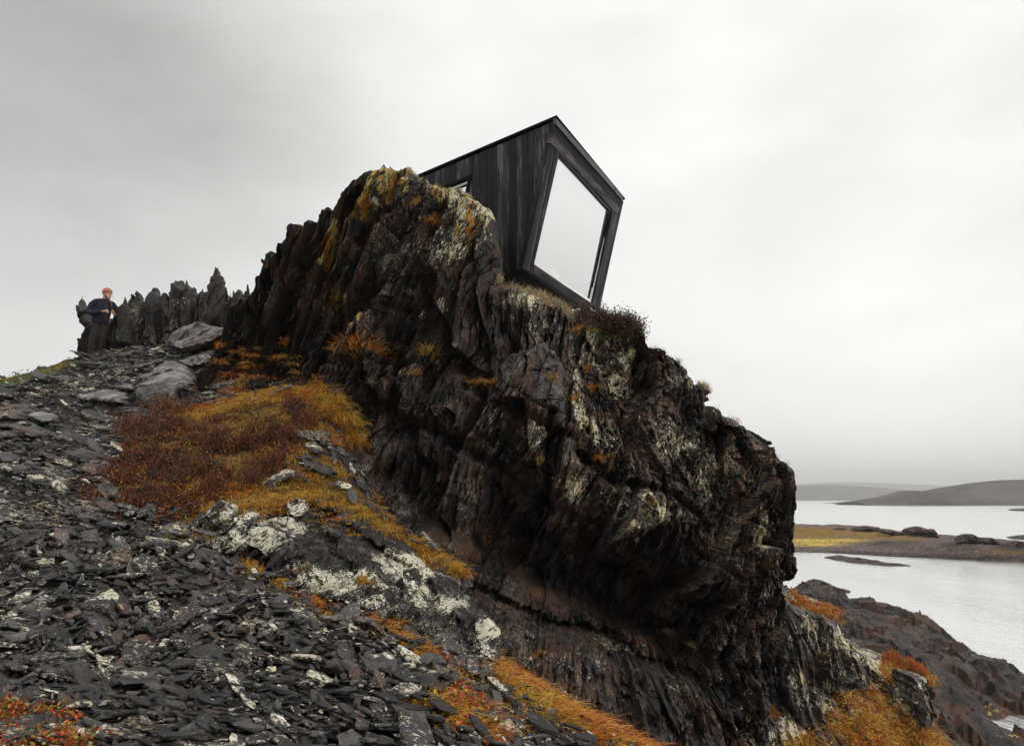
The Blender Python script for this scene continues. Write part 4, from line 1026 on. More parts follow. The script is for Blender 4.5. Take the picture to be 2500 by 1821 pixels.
far_rock('boulder', [(2222, 1313), (2225, 1291), (2236, 1287), (2251, 1284.6), (2262, 1286), (2268, 1288), (2273, 1291), (2286, 1290), (2295, 1298), (2299, 1314)], 1.5, 71, 'big squarish boulder alone on the headland shore across the water', 'boulder')
far_rock('boulder', [(2090, 1297), (2093, 1291), (2098, 1286), (2105, 1286), (2118, 1283), (2138, 1284), (2155, 1286), (2159, 1290), (2160, 1300)], 1.9, 72, 'long flat-topped rock on the far edge of the brown headland grass', 'boulder')
far_rock('boulder', [(2038, 1296), (2048, 1290), (2060, 1287), (2070, 1288), (2077, 1293), (2078, 1296)], 1.9, 73, 'small dark rock on the headland skyline nearest the cliff edge', 'boulder')
far_rock('boulder', [(2158, 1302), (2164, 1293), (2172, 1295), (2185, 1292), (2200, 1297), (2219, 1304), (2222, 1310)], 1.7, 74, 'low ragged rocks between the flat-topped rock and the big boulder on the headland', 'boulder')
far_rock('boulder', [(2352, 1325), (2362, 1312), (2370, 1304), (2380, 1303), (2389, 1304), (2404, 1312), (2424, 1313), (2441, 1314), (2453, 1322), (2470, 1330), (2460, 1336)], 1.2, 75, 'dark humped rock on the headland at the right edge of the view', 'boulder')
far_rock('boulder', [(2470, 1345), (2481, 1328), (2500, 1322), (2530, 1325), (2545, 1350)], 1.0, 76, 'rock cut by the right edge of the view, end of the headland', 'boulder')
def reef(ol, h, seed, lab):
    pw = [P(a, b, float(Ysea(a, b, 0)))[:2] for a, b in ol]
    pa = np.array(pw); res = max(.12, (pa[:, 0].max()-pa[:, 0].min())/160)
    xs = np.arange(pa[:, 0].min(), pa[:, 0].max()+res, res); ys = np.arange(pa[:, 1].min(), pa[:, 1].max()+res, res*1.5)
    x, y = np.meshgrid(xs, ys, indexing='ij'); d, _, _ = sdf_poly(x, y, pw)
    z = -.5+(h+.5)*np.sqrt(np.clip((d+.6)/1.6, 0, 1))+.12*facet(x/.9, y/.9, seed)
    cell = (d > -.6); c = cell[:-1, :-1] & cell[1:, :-1] & cell[:-1, 1:] & cell[1:, 1:]
    idx = np.arange(x.size).reshape(x.shape)
    q = np.stack([idx[:-1, :-1], idx[1:, :-1], idx[1:, 1:], idx[:-1, 1:]], -1)[c]
    u, inv = np.unique(q, return_inverse=True)
    v = np.stack([x, y, z], -1).reshape(-1, 3)[u]; org = np.array([v[:, 0].mean(), v[:, 1].mean(), 0])
    o = mesh_obj('skerry', v-org, inv.reshape(-1, 4), M_SHORE); o.location = org
    return tag(o, lab, 'skerry')
reef([(2004, 1357), (2020, 1359), (2044, 1358), (2078, 1361), (2113, 1366), (2157, 1374), (2200, 1378), (2226, 1381), (2190, 1382), (2150, 1380), (2100, 1375), (2070, 1372), (2040, 1367), (2018, 1362)], .25, 3, 'long thin brown reef just breaking the water in front of the headland')
reef([(2454, 1311), (2475, 1308), (2500, 1307), (2560, 1307), (2560, 1318), (2500, 1317), (2470, 1315)], .25, 4, 'low skerry in the water behind the headland at the right edge')
reef([(2461, 1245.5), (2475, 1243.5), (2500, 1242.5), (2560, 1242), (2560, 1247), (2490, 1247)], 1.0, 5, 'distant skerry near the far shore at the right edge')
reef([(2036, 1441), (2050, 1439), (2062, 1441), (2074, 1444), (2070, 1447), (2050, 1446)], .25, 6, 'small rock awash just off the near shore')

# ------------------------------------------------------------------ boulders and slabs on the upper slope
gf = foliated(66, [(.5, 2.5, .09), (.2, 3.5, .06), (.07, 4, .026)], 61)
def block(name, lab, cat, ol, ctr, mat, res=.016, R=.12, T=.5, seed=1, disp=gf, marks=None, group=None):
    o = relief(name, ol, ctr, res, R=R, T=T, disp=disp, mat=mat, jag=.010, seed=seed, local=True, marks=marks, warp=.015)
    return tag(o, lab, cat, group)
block('boulder', 'big pale grey rounded boulder with a rippled face, left of the orange grass', 'boulder',
      [(321, 945), (326, 934), (334, 925), (356, 908), (375, 894), (397, 877), (419, 877), (441, 888), (450, 903), (457, 920), (460, 932), (437, 945), (415, 954), (408, 966), (404, 980), (394, 1002), (386, 1014), (375, 1010), (364, 998), (350, 985), (332, 973), (322, 961)],
      [(400, 880, 14.3), (330, 940, 13.4), (450, 925, 13.3), (390, 930, 13.1), (350, 980, 12.7), (390, 1010, 12.8)], M_GREY, T=.9, R=.18, seed=2,
      marks={'lic': [(380, 990, 40, 30, 1.2)]})
block('stone_slab', 'large tilted grey slab leaning against the spires above the scree', 'stone slab',
      [(398, 836), (408, 828), (420, 816), (441, 803), (465, 795), (488, 786), (500, 789), (512, 792), (541, 797), (538, 812), (520, 822), (491, 832), (460, 842), (441, 847), (420, 842), (404, 841)],
      [(410, 834, 15.0), (450, 808, 15.2), (500, 790, 15.3), (535, 800, 15.1), (440, 840, 14.6), (500, 826, 14.7)], M_GREY, T=.7, R=.10, seed=3, marks={'rus': [(480, 830, 90, 12, .9)]})
block('stone_slab', 'smooth pale flat slab with a sharp left point, left of the big grey boulder', 'stone slab',
      [(184, 970), (200, 962), (220, 955), (245, 950), (268, 946), (285, 950), (302, 956), (306, 968), (280, 980), (250, 978), (225, 975), (205, 975)],
      [(190, 970, 13.3), (300, 956, 13.6), (260, 948, 14.2), (250, 974, 13.1)], M_GREY, T=.8, R=.10, seed=4)
block('stone_slab', 'pale flat slab lying between the sharp-pointed slab and the big grey boulder', 'stone slab',
      [(276, 940), (290, 932), (315, 925), (332, 928), (330, 940), (322, 950), (300, 950), (284, 947)], [(280, 942, 14.0), (320, 926, 14.4), (310, 948, 13.6), (328, 936, 14)], M_GREY, T=.4, R=.06, seed=5)
block('stone_slab', 'wide grey slab above the big boulder, below the tilted slab', 'stone slab',
      [(426, 878), (445, 868), (470, 862), (500, 855), (519, 850), (522, 862), (516, 874), (500, 884), (480, 887), (450, 885)], [(430, 878, 14.6), (470, 860, 15.0), (518, 852, 15.0), (490, 884, 14.2)], M_GREY, T=.5, R=.07, seed=6)
block('stone_slab', 'small grey slab wedged above the wide slab', 'stone slab', [(400, 872), (412, 858), (440, 852), (462, 850), (455, 862), (430, 868)], [(405, 868, 14.9), (440, 852, 15.2), (450, 864, 14.8), (430, 867, 14.7)], M_GREY, T=.3, R=.06, seed=16)
block('stone_slab', 'purplish brown slab at the left edge of the view, upper slope', 'stone slab',
      [(-30, 1000), (0, 992), (31, 985), (66, 985), (58, 998), (47, 1010), (25, 1022), (0, 1020), (-30, 1016)], [(-20, 1000, 12.4), (30, 986, 12.9), (60, 990, 12.7), (20, 1018, 11.9)], M_BROWN, T=.5, R=.06, seed=7)
block('stone_slab', 'flat grey slab lying right of the purplish brown slab', 'stone slab',
      [(68, 1012), (82, 1004), (100, 1003), (120, 1010), (127, 1022), (115, 1027), (95, 1026), (78, 1020)], [(70, 1012, 12.2), (100, 1003, 12.5), (125, 1020, 12.0), (95, 1026, 11.9)], M_GREY, T=.3, R=.05, seed=8)
block('stone_slab', 'low pinkish grey slab half hidden behind the red heather', 'stone slab',
      [(326, 1070), (340, 1060), (378, 1051), (410, 1049), (440, 1051), (458, 1062), (440, 1072), (400, 1078), (360, 1092), (338, 1094)], [(335, 1080, 11.0), (380, 1052, 11.7), (445, 1056, 11.6), (380, 1084, 10.9)], M_BROWN, T=.5, R=.07, seed=9)
block('stone_slab', 'upright grey slab pointing up beside the red heather', 'stone slab', [(303, 1052), (308, 1030), (314, 1020), (330, 1032), (345, 1048), (330, 1054)], [(305, 1050, 11.9), (315, 1024, 12.1), (340, 1048, 11.9), (325, 1052, 11.7)], M_GREY, T=.2, R=.05, seed=10)
block('stone_slab', 'long lichen-covered slab slanting down the scree near the bottom, right of centre', 'stone slab',
      [(868, 1672), (885, 1671), (904, 1677), (930, 1690), (955, 1705), (985, 1735), (1003, 1760), (998, 1782), (975, 1780), (945, 1768), (926, 1760), (905, 1740), (888, 1720), (874, 1695)],
      [(870, 1675, 5.35), (920, 1684, 5.25), (1000, 1765, 4.75), (930, 1758, 4.75), (890, 1715, 5.0)], M_LEDGE, res=.008, T=.10, R=.03, seed=11, disp=None, marks={'lic': [(930, 1720, 100, 100, .35)]})
block('stone_slab', 'broad lichen-crusted slab lying low in the scree, bottom left of centre', 'stone slab',
      [(368, 1748), (385, 1735), (415, 1725), (441, 1718), (480, 1712), (516, 1706), (519, 1725), (510, 1752), (490, 1778), (450, 1776), (400, 1768)],
      [(370, 1748, 5.0), (440, 1718, 5.2), (515, 1708, 5.2), (490, 1775, 4.7), (420, 1770, 4.75)], M_LEDGE, res=.008, T=.12, R=.03, seed=12, disp=None, marks={'lic': [(440, 1740, 100, 100, .2)]})
block('stone_slab', 'slab with a greenish lichen crust at the left edge, mid slope', 'stone slab',
      [(5, 1478), (20, 1472), (66, 1475), (110, 1480), (130, 1490), (115, 1502), (79, 1510), (40, 1506), (14, 1500)],
      [(8, 1480, 6.6), (66, 1475, 6.8), (125, 1490, 6.6), (70, 1508, 6.25)], M_LEDGE, res=.01, T=.10, R=.03, seed=13, disp=None, marks={'yel': [(60, 1490, 50, 14, .8)], 'lic': [(60, 1490, 60, 20, .6)]})
block('stone_slab', 'plain dark wedge-shaped block poking out of the scree near the left edge', 'stone slab',
      [(64, 1556), (76, 1546), (88, 1539), (112, 1552), (141, 1574), (145, 1598), (120, 1596), (92, 1582), (70, 1568)],
      [(66, 1556, 6.0), (90, 1540, 6.05), (140, 1576, 5.9), (130, 1598, 5.75)], M_SPIRE, res=.01, T=.14, R=.03, seed=14, disp=None)

# ------------------------------------------------------------------ scree: loose slates
PLATES = [([(498, 1254), (520, 1234), (538, 1219), (549, 1226), (530, 1248), (509, 1267)], 'narrow lichen-white plate at the top of the pale ledge, leftmost'),
 ([(515, 1271), (538, 1248), (558, 1228), (568, 1238), (563, 1256), (527, 1286)], 'lichen-white plate second from the left on the pale ledge'),
 ([(531, 1290), (548, 1272), (563, 1258), (579, 1267), (560, 1288), (541, 1300)], 'small lichen-spotted plate below the two narrow plates on the pale ledge'),
 ([(555, 1303), (575, 1277), (592, 1256), (604, 1248), (624, 1263), (612, 1282), (604, 1300), (607, 1330), (578, 1322)], 'big angular lichen-patched plate in the left part of the pale ledge'),
 ([(608, 1330), (612, 1300), (630, 1290), (648, 1284), (686, 1310), (672, 1336), (659, 1356), (628, 1341)], 'largest lichen-covered block face of the pale ledge, right of the angular plate'),
 ([(453, 1288), (468, 1268), (487, 1248), (498, 1256), (480, 1278), (463, 1295)], 'dark plate with white lichen at the far left tip of the pale ledge'),
 ([(1166, 1492), (1190, 1508), (1222, 1544), (1216, 1566), (1206, 1583), (1186, 1575), (1168, 1560), (1160, 1520)], 'lichen-edged corner block at the right end of the pale ledge'),
 ([(1172, 1572), (1196, 1582), (1216, 1602), (1214, 1632), (1212, 1658), (1190, 1652), (1170, 1636)], 'lower lichen-edged block under the corner block of the pale ledge'),
 ([(700, 1225), (722, 1215), (742, 1222), (738, 1250), (720, 1262), (700, 1250)], 'dark block streaked with white on top of the pale ledge'),
 ([(985, 1392), (1010, 1385), (1030, 1402), (1024, 1440), (1006, 1462), (985, 1440)], 'whitest lichen-crusted block in the middle of the pale ledge')]
_lf = RBF(np.array(LEDGE_C)[:, :2]/1000, np.array(LEDGE_C)[:, 2])
for i, (ol, lab) in enumerate(PLATES):
    mx, my = sum(p[0] for p in ol)/len(ol), sum(p[1] for p in ol)/len(ol)
    Yc = float(_lf(np.array([mx/1000]), np.array([my/1000]))[0])-.20
    sx = (-1 if i % 2 else 1)*.05
    block('stone_slab', lab, 'stone slab', ol, [(mx-20, my-20, Yc+.10+sx), (mx+20, my-20, Yc+.10-sx), (mx-20, my+20, Yc-.08+sx), (mx+20, my+20, Yc-.08-sx)], M_LEDGE, res=.0095, R=.025, T=.32, seed=200+i,
          disp=foliated(42, [(.2, 2, .03), (.07, 3, .012)], 210+i), marks={'lic': [(mx, my, 60, 50, .85 if i != 5 else .3)]})
XS = np.arange(-16, 9, .1); YS = np.arange(-1, 21, .1)
_gx, _gy = np.meshgrid(XS, YS, indexing='ij'); _gh = ground_h(_gx, _gy)
def gh(x, y):
    i = np.clip((x-XS[0])/.1, 0, len(XS)-1.001); j = np.clip((y-YS[0])/.1, 0, len(YS)-1.001)
    a, b = i.astype(int), j.astype(int); fx, fy = i-a, j-b
    return _gh[a, b]*(1-fx)*(1-fy)+_gh[a+1, b]*fx*(1-fy)+_gh[a, b+1]*(1-fx)*fy+_gh[a+1, b+1]*fx*fy
def gpoint(x, y, lift=0): return np.stack([x, y, gh(x, y)+CZ+lift], -1)
def gnormal(x, y):
    e = .1
    n = np.stack([-(gh(x+e, y)-gh(x-e, y))/(2*e), -(gh(x, y+e)-gh(x, y-e))/(2*e), np.ones_like(x)], -1)
    return n/np.linalg.norm(n, axis=-1, keepdims=True)
def slates(c, n, yaw, L, W, T, K, r):
    """irregular flat stones: c centre, n normal"""
    N = len(c)
    ax = np.stack([np.cos(yaw), np.sin(yaw), np.zeros(N)], -1)
    ax = ax-n*(ax*n).sum(1, keepdims=True); ax /= np.linalg.norm(ax, axis=1, keepdims=True)
    ay = np.cross(n, ax)
    th = (np.arange(K)[None]+r.uniform(-.33, .33, (N, K)))/K*2*pi
    sq = 1/np.maximum(np.abs(np.cos(th)), np.abs(np.sin(th)))     # towards a rectangle
    rad_ = (.45+.55*sq)*r.uniform(.62, 1.05, (N, K))
    u = np.cos(th)*rad_*L[:, None]/2; v = np.sin(th)*rad_*W[:, None]/2
    taper = 1-.45*r.random(N)[:, None]*(u/(L[:, None]/2)+1)/2; v = v*taper
    def place(u, v, w): return c[:, None]+ax[:, None]*u[..., None]+ay[:, None]*v[..., None]+n[:, None]*w[..., None]
    bend = r.normal(0, .25, (N, 1))*T[:, None]/np.maximum(L[:, None]**2, 1e-4)*4
    low = place(u*r.uniform(.86, 1.02, (N, K)), v*r.uniform(.86, 1.02, (N, K)), -T[:, None]*.5*r.uniform(.6, 1.3, (N, K)))
    mid = place(u*1.0, v*1.0, T[:, None]*r.uniform(-.15, .25, (N, K)))
    top = place(u*r.uniform(.90, 1.0, (N, K)), v*r.uniform(.90, 1.0, (N, K)), T[:, None]*.5*r.uniform(.6, 1.2, (N, K))+bend*u*u)
    inn_ = place(u*.45, v*.45, T[:, None]*.5*r.uniform(.7, 1.6, (N, K)))
    V = np.concatenate([low, mid, top, inn_, (c+n*(T*.55)[:, None])[:, None], (c-n*(T*.5)[:, None])[:, None]], 1)
    M = 4*K+2; base = (np.arange(N)*M)[:, None, None]
    k = np.arange(K); k1 = (k+1) % K
    q = np.concatenate([np.stack([k+a*K, k1+a*K, k1+(a+1)*K, k+(a+1)*K], -1) for a in (0, 1, 2)])
    t = np.concatenate([np.stack([k+3*K, k1+3*K, np.full(K, 4*K)], -1), np.stack([k1, k, np.full(K, 4*K+1)], -1)])
    return V, (base+q[None]).reshape(-1, 4), (base+t[None]).reshape(-1, 3), M
LEDGE_CORE = [(470, 1235), (600, 1210), (760, 1200), (930, 1280), (1130, 1400), (1240, 1560), (1240, 1670), (1110, 1640), (960, 1550), (830, 1490), (730, 1430), (640, 1390), (520, 1325), (450, 1285)]
def visible_region(x, y):
    p = gpoint(x, y); px, py = proj(p)
    ok = (px > -1000) & (px < 1560) & (py < 2050) & (p[:, 1] > 1.5)
    for poly in (VEG_HEATHER,): ok &= ~in_poly(px, py, poly)
    for poly in (VEG_GOLD, VEG_LEFT): ok &= ~(in_poly(px, py, poly) & (rng.random(len(px)) < .8))
    for poly in (VEG_GOLD2, VEG_SEAM, VEG_SEAM2): ok &= ~(in_poly(px, py, poly) & (rng.random(len(px)) < .65))
    ok &= ~(in_poly(px, py, LEDGE_CORE) & (rng.random(len(px)) < .85))
    ok &= ~(in_poly(px, py, VEG_STRIP) & (rng.random(len(px)) < .8))
    return ok, px, py
def scatter(n, lo, hi, sig, rs, rise):
    r = np.random.default_rng(rs)
    y = 2.2+15.0*r.random(n*4)**1.25; x = r.uniform(-1.5, 1, n*4)*(y*.8+1.2)
    ok, px, py = visible_region(x, y); x, y, px, py = x[ok][:n], y[ok][:n], px[ok][:n], py[ok][:n]
    N = len(x)
    L = np.clip(lo*np.exp(r.normal(0, sig, N)), lo*.4, hi)*(1+.035*np.maximum(y-6, 0))
    W = L*r.uniform(.26, .62, N); T = np.clip(L*r.uniform(.035, .10, N), .006, .045)
    nn = gnormal(x, y)
    tl = r.normal(0, .25, (N, 3)); tl[:, 2] = 0
    flow = fbm(x*.5, y*.5, seed=14, octv=3)
    tl[:, 0] += .10+.14*flow; tl[:, 1] += .06
    nn = nn+tl; nn /= np.linalg.norm(nn, axis=1, keepdims=True)
    yaw = rad(-28)+.8*flow+r.normal(0, .55, N)
    c = gpoint(x, y)+np.array([0, 0, 1])*(r.random(N)*rise)[:, None]
    return r, c, nn, yaw, L, W, T, px, py
# chips and middle-sized slates: far more than one could count
for i, (n, lo, hi, sig, rise, K) in enumerate([(38000, .062, .24, .5, .13, 6), (11500, .17, .62, .45, .13, 7)]):
    r, c, nn, yaw, L, W, T, px, py = scatter(n, lo, hi, sig, 100+i, rise)
    V, q, t, M = slates(c, nn, yaw, L, W, T, K, r)
    lic = np.repeat(np.clip(r.normal(.22, .40, len(c)), -.6, .95), M); lum = np.repeat(r.normal(-.3, 1.2, len(c)), M); rus = np.repeat((r.random(len(c)) < .12)*1.0, M)
    o = mesh_obj('slate_scree', V.reshape(-1, 3), [q, t], M_SCREE, attrs={'lic': lic, 'rus': rus, 'lum': lum})
    tag(o, 'mass of small broken slates covering the slope' if i == 0 else 'mass of hand-sized to forearm-long slates covering the slope', 'scree', kind='stuff')
# the largest slates lie on top, each one its own stone
r, c, nn, yaw, L, W, T, px, py = scatter(1900, .38, .85, .32, 131, .06)
app = L*W/np.maximum(c[:, 1], 1)**2; inview = (px > -40) & (px < 1450) & (py < 1850)
order = np.argsort(-(app*inview))[:300]
r2 = np.random.default_rng(5)
def zone(px, py):
    if py < 960: return 'on the slope below the person' if px < 330 else 'on the upper slope near the spires'
    if py < 1100: return 'at the left edge of the upper scree' if px < 150 else 'beside the red heather'
    if py < 1260: return 'left of the red heather, near the view edge' if px < 130 else 'just left of the red heather'
    if py < 1420: return ('at the left edge, mid slope', 'on the mid slope below the heather', 'in the scree near the pale ledge')[min(int(px//200), 2)]
    if py < 1600: return ('in the lower scree, far left', 'in the lower scree, left of centre', 'below the left end of the pale ledge', 'along the foot of the pale ledge')[min(int(px//250), 3)]
    return ('in the bottom left corner', 'at the bottom, left part', 'at the bottom, near the broad crusted slab', 'near the long slanting slab', 'at the bottom, by the red-leaved plants', 'at the bottom, beside the golden strip')[min(int(max(px, 0)//230), 5)]
SL = []
for j in order:
    cc = c[j]+np.array([0, 0, .03])
    V, q, t, M = slates(np.zeros((1, 3)), nn[j:j+1], yaw[j:j+1], L[j:j+1]*.95, W[j:j+1], T[j:j+1], 11, r2)
    lv = float(np.clip(r2.normal(.3, .38), -.5, .9)); rv = float(r2.random() < .10); lm_ = float(r2.normal(.1, 1.0)); br = r2.random() < .07
    o = mesh_obj('slate', V.reshape(-1, 3), [q, t], M_BROWN if br else M_SCREE, attrs={'lic': np.full(M, lv), 'rus': np.full(M, rv), 'lum': np.full(M, lm_)})
    o.location = cc
    shape = 'long narrow' if W[j] < .36*L[j] else ('broad' if W[j] > .52*L[j] else 'oblong')
    tone = 'brown' if br else ('dark' if lm_ < -.1 else 'mid-grey' if lm_ < .6 else 'pale grey')
    spot = '' if br else ('bare ' if lv < 0 else 'lightly speckled ' if lv < .4 else 'heavily speckled ')
    tilt_ = 'flat' if nn[j][2] > .93 else 'tilted'
    SL.append((f'{shape} {spot}{tone} slate {tilt_} {zone(px[j], py[j])}', float(px[j]), o))
byl = {}
for lb, x_, o in SL: byl.setdefault(lb, []).append((x_, o))
for lb, lst in byl.items():
    lst.sort(key=lambda q: q[0])
    for k, (x_, o) in enumerate(lst):
        ordn = '' if len(lst) == 1 else ', leftmost alike' if k == 0 else ', rightmost alike' if k == len(lst)-1 else f", {['', 'second', 'third', 'fourth', 'fifth', 'sixth', 'seventh', 'eighth'][min(k, 7)]} alike from left"
        lab_ = (lb+ordn).replace('broad crusted', 'crusted')
        if len(lab_.split()) > 16: lab_ = lab_.replace('near the ', 'by the ').replace(' the broad', '').replace('left of centre', 'centre')
        tag(o, ' '.join(lab_.split()[:16]), 'slate', 'large loose slates on the scree slope')

# ------------------------------------------------------------------ plants
def ribbons(base, dirn, L, w, droop, col, r, seg=3, tip=.15, colt=None):
    """thin blades that bend under their own weight; col per blade"""
    N = len(base)
    side = np.cross(dirn, r.normal(0, 1, (N, 3))); side /= np.maximum(np.linalg.norm(side, axis=1, keepdims=True), 1e-6)
    lv = np.linspace(0, 1, seg+1)
    pts = []
    for s in lv:
        ctr = base+dirn*(L*s)[:, None]+np.array([0, 0, -1.0])*(droop*L*s*s)[:, None]
        ww = (w*(1-(1-tip)*s**1.5))[:, None]*side*.5
        pts += [ctr-ww, ctr+ww]
    V = np.stack(pts, 1); M = 2*(seg+1)
    k = np.arange(seg); q = np.stack([2*k, 2*k+1, 2*k+3, 2*k+2], -1)
    F = ((np.arange(N)*M)[:, None, None]+q[None]).reshape(-1, 4)
    C = np.repeat(col[:, None], M, 1)
    if colt is not None:
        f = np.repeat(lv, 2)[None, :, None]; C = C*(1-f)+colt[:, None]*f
    return V.reshape(-1, 3), F, C.reshape(-1, 3)
def merge(lst):
    V, F, C, o = [], [], [], 0
    for v, f, c in lst: V.append(v); F.append(f+o); C.append(c); o += len(v)
    return np.concatenate(V), np.concatenate(F), np.concatenate(C)
PAL = {
 'gold': np.array([(.62, .34, .03), (.50, .24, .015), (.66, .44, .06), (.42, .17, .012), (.55, .40, .10)]),
 'orange': np.array([(.60, .20, .012), (.48, .13, .010), (.62, .28, .02), (.34, .09, .010), (.58, .36, .07)]),
 'yellow': np.array([(.66, .40, .03), (.58, .32, .02), (.70, .48, .07), (.46, .26, .02), (.36, .27, .03)]),
 'red': np.array([(.11, .020, .007), (.17, .036, .008), (.065, .014, .006), (.30, .10, .015), (.035, .010, .006)]),
 'dry': np.array([(.42, .33, .17), (.52, .44, .27), (.30, .20, .09), (.36, .22, .08), (.60, .54, .38)]),
 'green': np.array([(.05, .085, .012), (.08, .11, .014), (.14, .15, .02), (.03, .05, .01), (.20, .20, .03)]),
 'dark': np.array([(.030, .018, .012), (.05, .03, .016), (.10, .035, .022), (.035, .04, .015), (.17, .06, .04)]),
 'scarlet': np.array([(.50, .05, .015), (.62, .11, .02), (.34, .03, .012), (.55, .22, .03), (.30, .26, .03)]),
 'pale': np.array([(.55, .55, .44), (.48, .50, .34), (.62, .60, .50), (.40, .36, .16), (.50, .44, .20)]),
}
def pick(pal, N, r): 
    c = PAL[pal][r.integers(0, 5, N)]
    return c*r.uniform(.7, 1.2, (N, 1))
def fan(N, r, spread, out=None, up_=1.0):
    d = r.normal(0, spread, (N, 3)); d[:, 2] = np.abs(d[:, 2])*.3+up_
    if out is not None: d = d+out
    return d/np.linalg.norm(d, axis=1, keepdims=True)
def in_polys_ground(polys, n, r, y0=4, y1=17.5, wob=16):
    pts = []
    for poly in polys:
        pa = np.array(poly)
        tot = 0; acc = []
        while tot < n:
            y = r.uniform(y0, y1, 60000); x = r.uniform(-13, 3, 60000)
            p = gpoint(x, y); a, b = proj(p)
            m = in_poly(a+wob*fbm(p[:, 0]*2.2, p[:, 1]*2.2, seed=31, octv=3), b+wob*.6*fbm(p[:, 0]*2.2+9, p[:, 1]*2.2, seed=32, octv=3), poly); acc.append(p[m]); tot += m.sum()
            if not m.any() and len(acc) > 5: break
        pts.append(np.concatenate(acc)[:n])
    return np.concatenate(pts)
def on_body(names, sel, n, r, jit=.02):
    """places on the face of a rock body; sel(px, py) says how likely each is"""
    Vs = []
    for nm in names:
        for V, px, py in BODIES[nm]:
            w = sel(px, py); m = w > r.random(len(w))*1.0
            Vs.append(V[m])
    V = np.concatenate(Vs)
    if len(V) == 0: return V
    V = V[r.integers(0, len(V), n)]
    return V+r.normal(0, jit, V.shape)*np.array([1, .3, 1])
def stuff(name, parts, lab, cat):
    v, f, c = merge(parts)
    return tag(mesh_obj(name, v, f, M_PLANT, cols=c), lab, cat, kind='stuff')
pr = np.random.default_rng(77)
def clumped(p, r, n, cell=.3, seed=1, thr=-.1):
    m = fbm(p[:, 0]/cell, p[:, 1]/cell, p[:, 2]/cell, seed=seed, octv=2) > thr+r.normal(0, .15, len(p))
    return p[m][:n]
def tussocks(p, r, n, lo, hi, pal, pal2=None, w=.008, spread=.06, droop=.75, out=(0, 0, 0), flop=1.0):
    """grass growing in separate tufts: each centre throws out a fountain of blades"""
    N = len(p); sz = r.uniform(.6, 1.3, N)
    P_ = np.repeat(p, n, 0); S = np.repeat(sz, n); M = len(P_)
    off = r.normal(0, spread, (M, 3))*S[:, None]; off[:, 2] *= .15
    lean = off/spread*.45*flop+np.repeat(r.normal(0, .35, (N, 3)), n, 0)+np.array(out)
    d = lean+r.normal(0, .18, (M, 3)); d[:, 2] = np.abs(d[:, 2])*.3+.75; d /= np.linalg.norm(d, axis=1, keepdims=True)
    c0 = pick(pal, N, r)
    if pal2: c0 = np.where((fbm(p[:, 0]*1.6, p[:, 1]*1.6, p[:, 2]*1.6, seed=39, octv=2) > .05)[:, None], pick(pal2, N, r), c0)
    c = np.repeat(c0, n, 0)*r.uniform(.65, 1.35, (M, 1))
    return [ribbons(P_+off, d, r.uniform(lo, hi, M)*S, np.full(M, w), droop*r.uniform(.5, 1.3, M), c*np.array([.36, .24, .20]), r, 3, .12, np.minimum(c*np.array([1.9, 1.6, 1.4]), .95))]  # sky-lit tips and darker roots are put into the blade colours
# heather: branching upright twigs with tiny leaves
def heather(p, r, hmin, hmax, pal='red'):
    N = len(p); L = r.uniform(hmin, hmax, N)*np.clip(.9+1.1*fbm(p[:, 0]*3.2, p[:, 1]*3.2, seed=4, octv=2), .2, 2.0)
    d = fan(N, r, .28)
    parts = [ribbons(p, d, L, np.full(N, .009), np.full(N, .05), pick(pal, N, r)*.9, r, 2, .4)]
    for k in range(3):
        s = r.uniform(.25, .8, N); b = p+d*(L*s)[:, None]
        d2 = d+r.normal(0, .55, (N, 3)); d2 /= np.linalg.norm(d2, axis=1, keepdims=True)
        L2 = L*r.uniform(.25, .5, N)
        parts.append(ribbons(b, d2, L2, np.full(N, .008), np.full(N, .05), pick(pal, N, r), r, 1, .5))
        if k < 2:
            e = b+d2*L2[:, None]*r.uniform(.3, 1, (N, 1))
            parts.append(ribbons(e, fan(N, r, .9, up_=.3), r.uniform(.012, .028, N), np.full(N, .016), np.zeros(N), np.where(r.random((N, 1)) < (.22 if pal == 'red' else .05), pick('orange', N, r), pick(pal, N, r)), r, 1, .5))
    return parts
HZ = [(a, b+(24 if b < 1080 else 6)) for a, b in VEG_HEATHER]
p = in_polys_ground([HZ], 21000, pr, 8, 13.5, 26)
p = clumped(p, pr, 12500, .26, 17, -.2)
parts = heather(p, pr, .05, .19)
parts += heather(clumped(p, pr, 2500, .8, 18, .15), pr, .08, .24, 'dark')
pz_ = clumped(in_polys_ground([HZ], 9000, pr, 8, 13.5), pr, 2600, .35, 19, .2)
pzc = pick('gold', len(pz_), pr)*.8
parts += [ribbons(pz_, fan(len(pz_), pr, .5), pr.uniform(.05, .16, len(pz_)), np.full(len(pz_), .006), np.full(len(pz_), .4), pzc, pr, 3, .1)]
pf = in_polys_ground([[(180, 1180), (260, 1130), (330, 1200), (430, 1265), (400, 1300), (300, 1290), (200, 1240)]], 1100, pr, 8, 11)
parts += heather(pf, pr, .06, .16)
pf = in_polys_ground([[(250, 1100), (330, 1010), (430, 990), (520, 985), (450, 1040), (340, 1080)]], 800, pr, 9, 14)
parts += heather(pf, pr, .10, .30)
def grass(p, r, lo, hi, pal, droop=.55, spread=.45, w=.006, out=None, pal2=None):
    N = len(p); c = pick(pal, N, r)
    if pal2: m = fbm(p[:, 0]*2.2, p[:, 1]*2.2, p[:, 2]*2.2, seed=9, octv=2) > .1; c = np.where(m[:, None], pick(pal2, N, r), c)
    return [ribbons(p, fan(N, r, spread, out), r.uniform(lo, hi, N), np.full(N, w), np.full(N, droop)*r.uniform(.4, 1.3, N), c*.55, r, 3, .1, np.minimum(c*np.array([1.5, 1.3, 1.2]), .95))]
